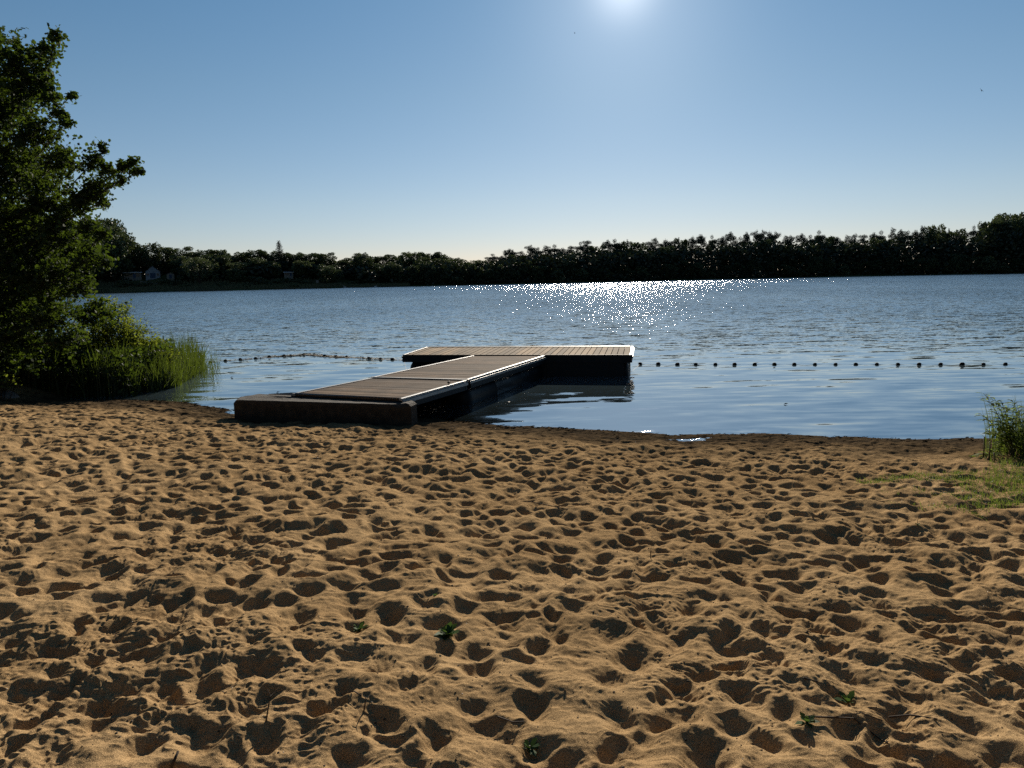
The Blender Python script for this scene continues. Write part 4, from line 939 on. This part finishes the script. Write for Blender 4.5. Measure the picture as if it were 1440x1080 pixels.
# dark bramble undergrowth below the tree
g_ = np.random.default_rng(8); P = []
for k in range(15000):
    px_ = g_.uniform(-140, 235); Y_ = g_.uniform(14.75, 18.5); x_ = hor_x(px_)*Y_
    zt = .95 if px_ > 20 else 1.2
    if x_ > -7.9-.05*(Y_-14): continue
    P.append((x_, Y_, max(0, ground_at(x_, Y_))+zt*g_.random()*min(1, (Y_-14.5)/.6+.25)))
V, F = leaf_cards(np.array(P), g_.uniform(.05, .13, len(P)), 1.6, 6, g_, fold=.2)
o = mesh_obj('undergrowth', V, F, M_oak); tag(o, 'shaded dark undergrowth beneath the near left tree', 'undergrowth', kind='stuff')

# ------------------------------------------------------------------ reeds, blades
def blades(specs, name, mat, label, cat, kind='stuff', cen=None, seg=5, parent=None):
    """specs: base xyz, height, width, lean vector"""
    V_, F_ = [], []
    for (b, h_, w_, ln, az) in specs:
        sx, sy = math.cos(az)*w_/2, math.sin(az)*w_/2; i0 = len(V_)
        for k in range(seg+1):
            t = k/seg; ww = (1-t**1.8)*.98+.02; cx_ = b[0]+ln[0]*t*t; cy_ = b[1]+ln[1]*t*t; cz_ = b[2]+h_*t-(ln[0]**2+ln[1]**2)/max(h_, .05)*.4*t*t*t
            V_ += [(cx_-sx*ww, cy_-sy*ww, cz_), (cx_+sx*ww, cy_+sy*ww, cz_)]
        for k in range(seg): F_.append((i0+2*k, i0+2*k+1, i0+2*k+3, i0+2*k+2))
    V_ = np.array(V_)
    if cen is not None: V_ = V_-np.array(cen)
    o = mesh_obj(name, V_, np.array(F_), mat, parent)
    if parent is None:
        if cen is not None: o.location = cen
        tag(o, label, cat, kind=kind)
    return o
M_reed = leaf_mat('reed_blades', (.018, .034, .008), (.05, .078, .016), (.12, .17, .018), .36, 2., .5, 0, .03)
g_ = np.random.default_rng(17); sp = []
def edge_x(Y_): return np.interp(Y_, [14.6, 15.2, 16, 17.5, 19, 20.5, 23], [-8.5, -7.85, -7.6, -7.85, -8.25, -8.9, -9.8])
for k in range(4600):
    Y_ = g_.uniform(14.7, 21.5); ex = edge_x(Y_); dd = abs(g_.normal(0, .8)); x_ = ex-dd-.05
    front = g_.random() < .5
    if front: Y_ = g_.uniform(14.75, 16.4); ex = edge_x(Y_); dd = g_.uniform(0, 3.6); x_ = ex-dd
    cl_n = fbm(np.array([x_*2.2]), np.array([Y_*2.2]), 140, 2)[0]
    if cl_n < -.25+(-.15 if front else 0): continue
    h_ = g_.uniform(.35, 1.0)**.7*(.62+.38*min(1, dd*1.6+.1))*(1.05+.3*cl_n)
    sp.append(((x_, Y_, max(-.25, ground_at(x_, Y_)-.03)), h_+.12, g_.uniform(.014, .034), (g_.normal(.03, .16), g_.normal(0, .12)), g_.uniform(0, 3.14)))
for k in range(110):   # loose outliers standing in the water
    Y_ = g_.uniform(17.5, 20.5); x_ = edge_x(Y_)+g_.uniform(-.05, .4); sp.append(((x_, Y_, -.2), g_.uniform(.45, .9), .012, (g_.normal(.08, .22), g_.normal(0, .1)), g_.uniform(0, 3.14)))
blades(sp, 'reeds', M_reed, 'tall green reeds standing in the shallows at the left bank', 'reeds')
# rock at left edge
def rock(loc, sc, seed, name, label, mat):
    g2 = np.random.default_rng(seed); import bmesh
    bm = bmesh.new(); bmesh.ops.create_icosphere(bm, subdivisions=3, radius=1)
    pl_ = rand_dirs(9, g2)
    for v in bm.verts:
        p = np.array(v.co); k = 1.
        for q in pl_:
            dd = p@q
            if dd > .72: k = min(k, .72/dd)
        p = p*k*(1+.06*vnoise(np.array([p[0]*3+5]), np.array([p[1]*3+p[2]*2]), seed)[0]); v.co = (p[0]*sc[0], p[1]*sc[1], p[2]*sc[2])
    me = bpy.data.meshes.new(name); bm.to_mesh(me); bm.free(); me.materials.append(mat); me.polygons.foreach_set('use_smooth', [True]*len(me.polygons))
    o = bpy.data.objects.new(name, me); COL.objects.link(o); o.location = loc; tag(o, label, 'rock'); return o
M_rock = simple('grey_rock', (.14, .13, .12), .85, 0, .4, 8, bump=.01, bscale=15)
p = gp(10, 566, .05); rock((p.x, p.y, .1), (.24, .2, .19), 5, 'rock', 'grey rock at the left edge under the bright sprig', M_rock)

# right side plants
z_r = lambda x_, y_: float(sand_z(np.array([x_]), np.array([y_]))[0])
M_will = leaf_mat('willow_shoot_leaves', (.07, .11, .03), (.12, .17, .045), (.42, .55, .08), .62, 3., .5, 0, .05)
M_stem = simple('green_brown_stem', (.09, .08, .035), .7, 0, .3, 10)
def lance_plant(base, stems, label, seed, lsz=(.12, .20)):
    g2 = np.random.default_rng(seed); b = Vector(base); r_ = empty('leafy_shoot', b); tag(r_, label, 'plant', 'leafy shoots at the right edge')
    m = MB(); V_, F_ = [], []
    for (tip, w_) in stems:
        tip = Vector(tip)-b; md = tip*.5+Vector((tip.x*-.22, 0, .05)); pts = []
        for k in range(9):
            t = k/8; pts.append(Vector((0, 0, -.03))*(1-t)**2+md*2*t*(1-t)+tip*t*t)
        m.tube(pts, [.006*(1-.75*k/8) for k in range(9)], 5)
        n_ = int(tip.length/.016)
        for k in range(n_):
            t = .25+.75*k/n_; i = min(7, int(t*8)); p = lerp(pts[i], pts[i+1], t*8-i); a = k*2.4+g2.uniform(-.3, .3)
            l_ = g2.uniform(*lsz)*(1.1-.4*t); d = Vector((math.cos(a), math.sin(a), g2.uniform(.0, .6))).normalized(); q = d.cross(Vector((0, 0, 1))).normalized()*l_*.12; dn = Vector((0, 0, -l_*.25))
            i0 = len(V_); V_ += [p, p+d*l_*.35+q+Vector((0, 0, .004)), p+d*l_*.7+q*.7+dn*.4, p+d*l_+dn, p+d*l_*.7-q*.7+dn*.4, p+d*l_*.35-q+Vector((0, 0, .004))]; F_.append((i0, i0+1, i0+2, i0+3, i0+4, i0+5))
    mesh_obj('foliage', [tuple(v) for v in V_], np.array(F_), M_will, r_); m.build('stem', M_stem, r_, smooth=True)
by = 7.95
def rp_(px_, py_, Y_=by): return at(px_, py_, Y_)
bz = z_r(5.55, 7.95)
b1 = rp_(1424, 655); b1.z = z_r(b1.x, b1.y)
lance_plant(b1, [(rp_(1383, 553), 1), (rp_(1398, 560), 1), (rp_(1379, 582), 1), (rp_(1408, 565), 1), (rp_(1388, 605), 1), (rp_(1400, 590), 1), (rp_(1415, 585), 1), (rp_(1430, 572), 1)], 'leafy willow like shoots arching left at the right shore edge', 3)
b2 = rp_(1438, 650, 8.1); b2.z = z_r(b2.x, b2.y)
lance_plant(b2, [(rp_(1412, 600, 8.1), 1), (rp_(1448, 590, 8.1), 1), (rp_(1425, 565, 8.1), 1), (rp_(1465, 560, 8.1), 1), (rp_(1436, 580, 8.1), 1), (rp_(1418, 620, 8.1), 1)], 'upright narrow leaved shoots partly cut by the right picture edge', 4)
b3 = rp_(1400, 655, 7.9); b3.z = z_r(b3.x, b3.y)
lance_plant(b3, [(rp_(1375, 640, 7.9), 1), (rp_(1390, 632, 7.9), 1), (rp_(1358, 654, 7.9), 1)], 'low yellowish shoots left of the willow like shoots', 5)
g_ = np.random.default_rng(27); sp = []
for k in range(260):
    x_ = g_.normal(6.0, .22); y_ = g_.normal(8.1, .16); sp.append(((x_, y_, z_r(x_, y_)-.02), g_.uniform(.3, .75), g_.uniform(.007, .015), (g_.normal(0, .12), g_.normal(0, .1)), g_.uniform(0, 3.14)))
blades(sp, 'reeds', M_reed, 'clump of tall grassy reeds behind the shoots at the right edge', 'reeds')
# dead cut stalks
for i, (px_, py_, hh_, lab) in enumerate(((1390, 652, .2, 'short brown dead stalk left of the right edge shoots'), (1382, 648, .24, 'thin brown dead stalk leftmost beside the right edge shoots'), (1397, 657, .12, 'stubby brown dead stalk nearest the right edge shoots'))):
    p = gp(px_, py_, .13); p.z = z_r(p.x, p.y); m = MB(); m.tube([(0, 0, -.05), (.004, 0, hh_*.5), (-.003, .002, hh_)], [.008, .007, .006], 6); o = m.build('dead_stalk', M_stem, smooth=True); o.location = p; tag(o, lab, 'stalk')
# grass patch
M_grass = leaf_mat('short_grass', (.05, .08, .02), (.09, .13, .03), (.17, .23, .03), .45, 3., .5, 0, .05)
sp = []
def patch(n_, px0, px1, py0, py1, hmax, dens):
    for k in range(n_):
        px_ = g_.uniform(px0, px1); py_ = g_.uniform(py0, py1); p = gp(px_, py_, .2)
        if fbm(np.array([p.x*1.7]), np.array([p.y*1.7]), 90, 3)[0] < dens: continue
        z_ = z_r(p.x, p.y)
        for q in range(3):
            x_ = p.x+g_.normal(0, .02); y_ = p.y+g_.normal(0, .02)
            sp.append(((x_, y_, z_-.008), g_.uniform(.02, hmax), g_.uniform(.003, .006), (g_.normal(0, .025), g_.normal(0, .025)), g_.uniform(0, 3.14)))
patch(1050, 1345, 1520, 668, 752, .085, -.25); patch(800, 1205, 1360, 672, 700, .06, .0); patch(500, 1390, 1520, 640, 700, .12, -.5); patch(260, 1240, 1400, 700, 790, .04, .35); patch(350, 1280, 1480, 690, 770, .05, .2)
blades(sp, 'grass', M_grass, 'thin patch of short grass growing in the sand at right', 'grass', seg=3)

# ------------------------------------------------------------------ weeds, twigs and bits on the sand
M_weedl = leaf_mat('weed_leaves', (.03, .06, .02), (.06, .11, .035), (.10, .17, .03), .35, 8., .6, 0, .02)
def ground_hit(px_, py_):
    z_ = .6
    for k in range(6): p = gp(px_, py_, z_); z_ = z_r(p.x, p.y)
    return Vector((p.x, p.y, z_))
def rosette(px_, py_, n_, size, label, seed):
    g2 = np.random.default_rng(seed); p = ground_hit(px_, py_); r_ = empty('weed_plant', p); tag(r_, label, 'weed', 'small weeds growing in the sand')
    V_, F_ = [], []
    for k in range(n_):
        a = k*2.4; el = g2.uniform(.15, 1.1); l_ = size*g2.uniform(.6, 1.1); d = Vector((math.cos(a)*math.cos(el), math.sin(a)*math.cos(el), math.sin(el))); q = Vector((-math.sin(a), math.cos(a), 0))*l_*.2
        i0 = len(V_); u_ = Vector((0, 0, 1))
        P_ = [Vector((0, 0, -.003)), d*l_*.3+q*.8, d*l_*.65+q-u_*l_*.04, d*l_-u_*l_*.2, d*l_*.65-q-u_*l_*.04, d*l_*.3-q*.8]
        V_ += P_; F_.append(tuple(range(i0, i0+6)))
    mesh_obj('leaves', [tuple(v) for v in V_], np.array(F_), M_weedl, r_)
    m = MB(); m.tube([(0, 0, -.03), (0, 0, .01)], [.004, .003], 5); m.build('stem', M_stem, r_)
rosette(505, 886, 16, .055, 'small glossy weed, left one of the two in the middle of the sand', 1)
rosette(630, 893, 24, .075, 'larger glossy weed, right one of the two in the middle of the sand', 2)
rosette(745, 1052, 18, .045, 'low weed at the bottom middle of the sand', 3)
rosette(1192, 988, 10, .06, 'curled leafy weed near the bottom right of the sand', 4)
rosette(1135, 1016, 14, .045, 'ragged weed beside the roots at the bottom right', 5)
rosette(612, 838, 7, .03, 'tiny seedling above the larger middle weed', 6)
rosette(1290, 640+98, 8, .03, 'tiny seedling left of the grass patch', 7)
M_twig = simple('dry_twig', (.055, .04, .028), .85, 0, .4, 30)
def twig(pts, rad, label, branches=()):
    b = ground_hit(*pts[0][:2]); m = MB()
    def conv(q):
        p = ground_hit(q[0], q[1]); return Vector((p.x, p.y, p.z+q[2]))-b
    P_ = [conv(q) for q in pts]; m.tube(P_, [rad*(1-.5*i/len(P_)) for i in range(len(P_))], 5)
    for br in branches: Q = [conv(q) for q in br]; m.tube(Q, [rad*.6]*len(Q), 4)
    o = m.build('twig', M_twig, smooth=True); o.location = b; tag(o, label, 'twig', 'dry twigs lying on the sand')
def upright(px_, py_, hgt, lean_, label, rad=.003, fork=True):
    p = ground_hit(px_, py_); m = MB(); m.tube([(0, 0, -.02), (lean_*.3, .01, hgt*.5), (lean_*.5, 0, hgt*.8), (lean_, .01, hgt)], [rad, rad*.9, rad*.7, rad*.4], 5)
    if fork: m.tube([(lean_*.5, 0, hgt*.8), (lean_*.5-.012, .01, hgt*.98)], [rad*.6, rad*.3], 4)
    o = m.build('twig', M_twig, smooth=True); o.location = p; tag(o, label, 'twig', 'dry twigs standing in the sand')
upright(373, 1028, .12, .055, 'thin forked twig standing upright at the bottom left of the sand', .003)
upright(510, 1000, .06, .03, 'bent twig standing at the bottom centre left of the sand')
upright(785, 868, .04, -.02, 'short twig standing right of the middle weeds', .002, False)
upright(915, 783, .05, .004, 'dark upright twig in the centre right sand', .003, False)
upright(1290, 745, .05, .01, 'upright twig in the sand below the grass patch', .002, False)
twig([(1132, 1012, .012), (1165, 1014, .015), (1200, 1020, .012), (1235, 1034, .006), (1250, 1046, .0)], .0035, 'long dark root lying at the bottom right of the sand', [[(1165, 1014, .012), (1210, 1016, .014), (1240, 1024, .004)]])
twig([(1250, 1012, .01), (1280, 1011, .016), (1318, 1013, .006)], .004, 'short pale root right of the long dark root', [])
twig([(700, 1010, .01), (722, 1020, .012), (738, 1016, .004)], .003, 'crooked twig lying at the bottom centre of the sand', [])
twig([(480, 980, .01), (498, 976, .012), (508, 979, .004)], .003, 'short dark twig lying left of the bottom centre', [])
twig([(1130, 955, .006), (1150, 962, .01)], .004, 'little stub of wood above the bottom right weeds', [])
twig([(742, 708, .02), (790, 716, .01), (830, 722, .004)], .004, 'thin stick lying across the sand near the middle', [])
twig([(240, 1078, .02), (252, 1068, .03)], .006, 'dark stub at the bottom edge of the sand left', [])
# pebbles, shell bits and crumbs
def bits(n_, mat, name, label, smin, smax, seed, cat):
    g2 = np.random.default_rng(seed); base = np.array([(1, 0, 0), (-.5, .8, 0), (-.5, -.8, 0), (0, 0, .7), (0, 0, -.7)]); fcs = np.array([(0, 1, 3), (1, 2, 3), (2, 0, 3), (1, 0, 4), (2, 1, 4), (0, 2, 4)])
    Y_ = 1.4+11*g2.random(n_)**1.6; X_ = g2.uniform(-.85, .85, n_)*Y_; ok = Y_ < shore_y(X_)-.1; X_, Y_ = X_[ok], Y_[ok]; Z_ = sand_z(X_, Y_); k = len(X_)
    s_ = g2.uniform(smin, smax, k)*(.7+.1*Y_); V_ = base[None]*s_[:, None, None]*g2.uniform(.6, 1.2, (k, 5, 1)); a = g2.uniform(0, 6.28, k); c_, s2 = np.cos(a)[:, None], np.sin(a)[:, None]
    V2 = np.stack([V_[..., 0]*c_-V_[..., 1]*s2+X_[:, None], V_[..., 0]*s2+V_[..., 1]*c_+Y_[:, None], V_[..., 2]+Z_[:, None]], -1).reshape(-1, 3)
    F_ = (fcs[None]+np.arange(k)[:, None, None]*5).reshape(-1, 3)
    o = mesh_obj(name, V2, F_, mat); tag(o, label, cat, kind='stuff')
bits(500, simple('pale_shell', (.6, .56, .5), .5), 'shell_bits', 'pale shell bits and pebbles scattered over the sand', .0016, .0042, 5, 'pebbles')
bits(3200, simple('dark_crumb', (.05, .038, .028), .9), 'debris_crumbs', 'dark crumbs of bark and leaf scattered over the sand', .0022, .0085, 6, 'debris')
# wrack line of twigs and leaves at the water's edge
g2 = np.random.default_rng(66); V_, F_ = [], []
for k in range(1600):
    x_ = g2.uniform(-10, 8); s_ = abs(g2.normal(.05, .32)); y_ = float(shore_y(np.array([x_]))[0])-s_; z_ = z_r(x_, y_)+.004; a = g2.uniform(-.6, .6); l_ = g2.uniform(.01, .06)*(1 if x_ < 1 else .6); w_ = g2.uniform(.003, .01)
    if x_ > 1 and g2.random() < .5: continue
    i0 = len(V_); dx, dy = math.cos(a)*l_, math.sin(a)*l_; V_ += [(x_-dx, y_-dy, z_), (x_+dx, y_+dy, z_+g2.uniform(0, .012)), (x_+dx*.6-dy*.3, y_+dy+w_, z_+w_+.004), (x_-dx*.6, y_-dy+w_, z_+w_)]; F_.append((i0, i0+1, i0+2, i0+3))
o = mesh_obj('wrack', V_, np.array(F_), simple('wet_litter', (.035, .027, .018), .95, var=.6, spec=.0)); tag(o, 'dark litter of twigs and weed washed up along the waterline', 'litter', kind='stuff')
# things floating in the calm water
for (px_, py_, lab) in ((326, 531, 'curled leaf floating left of the jetty, nearer the reeds'), (391, 552, 'tiny dark leaf floating just left of the jetty deck'), (1105, 568.5, 'small bit of wood floating on the calm water at right')):
    p = gp(px_, py_, .004); m = MB(); m.add([(-.04, 0, 0), (0, -.018, .004), (.045, 0, .018), (0, .018, .006), (-.01, 0, .022)], [(0, 1, 2, 3), (0, 1, 4), (1, 2, 4)]); o = m.build('floating_leaf', M_twig); o.location = p; tag(o, lab, 'leaf')
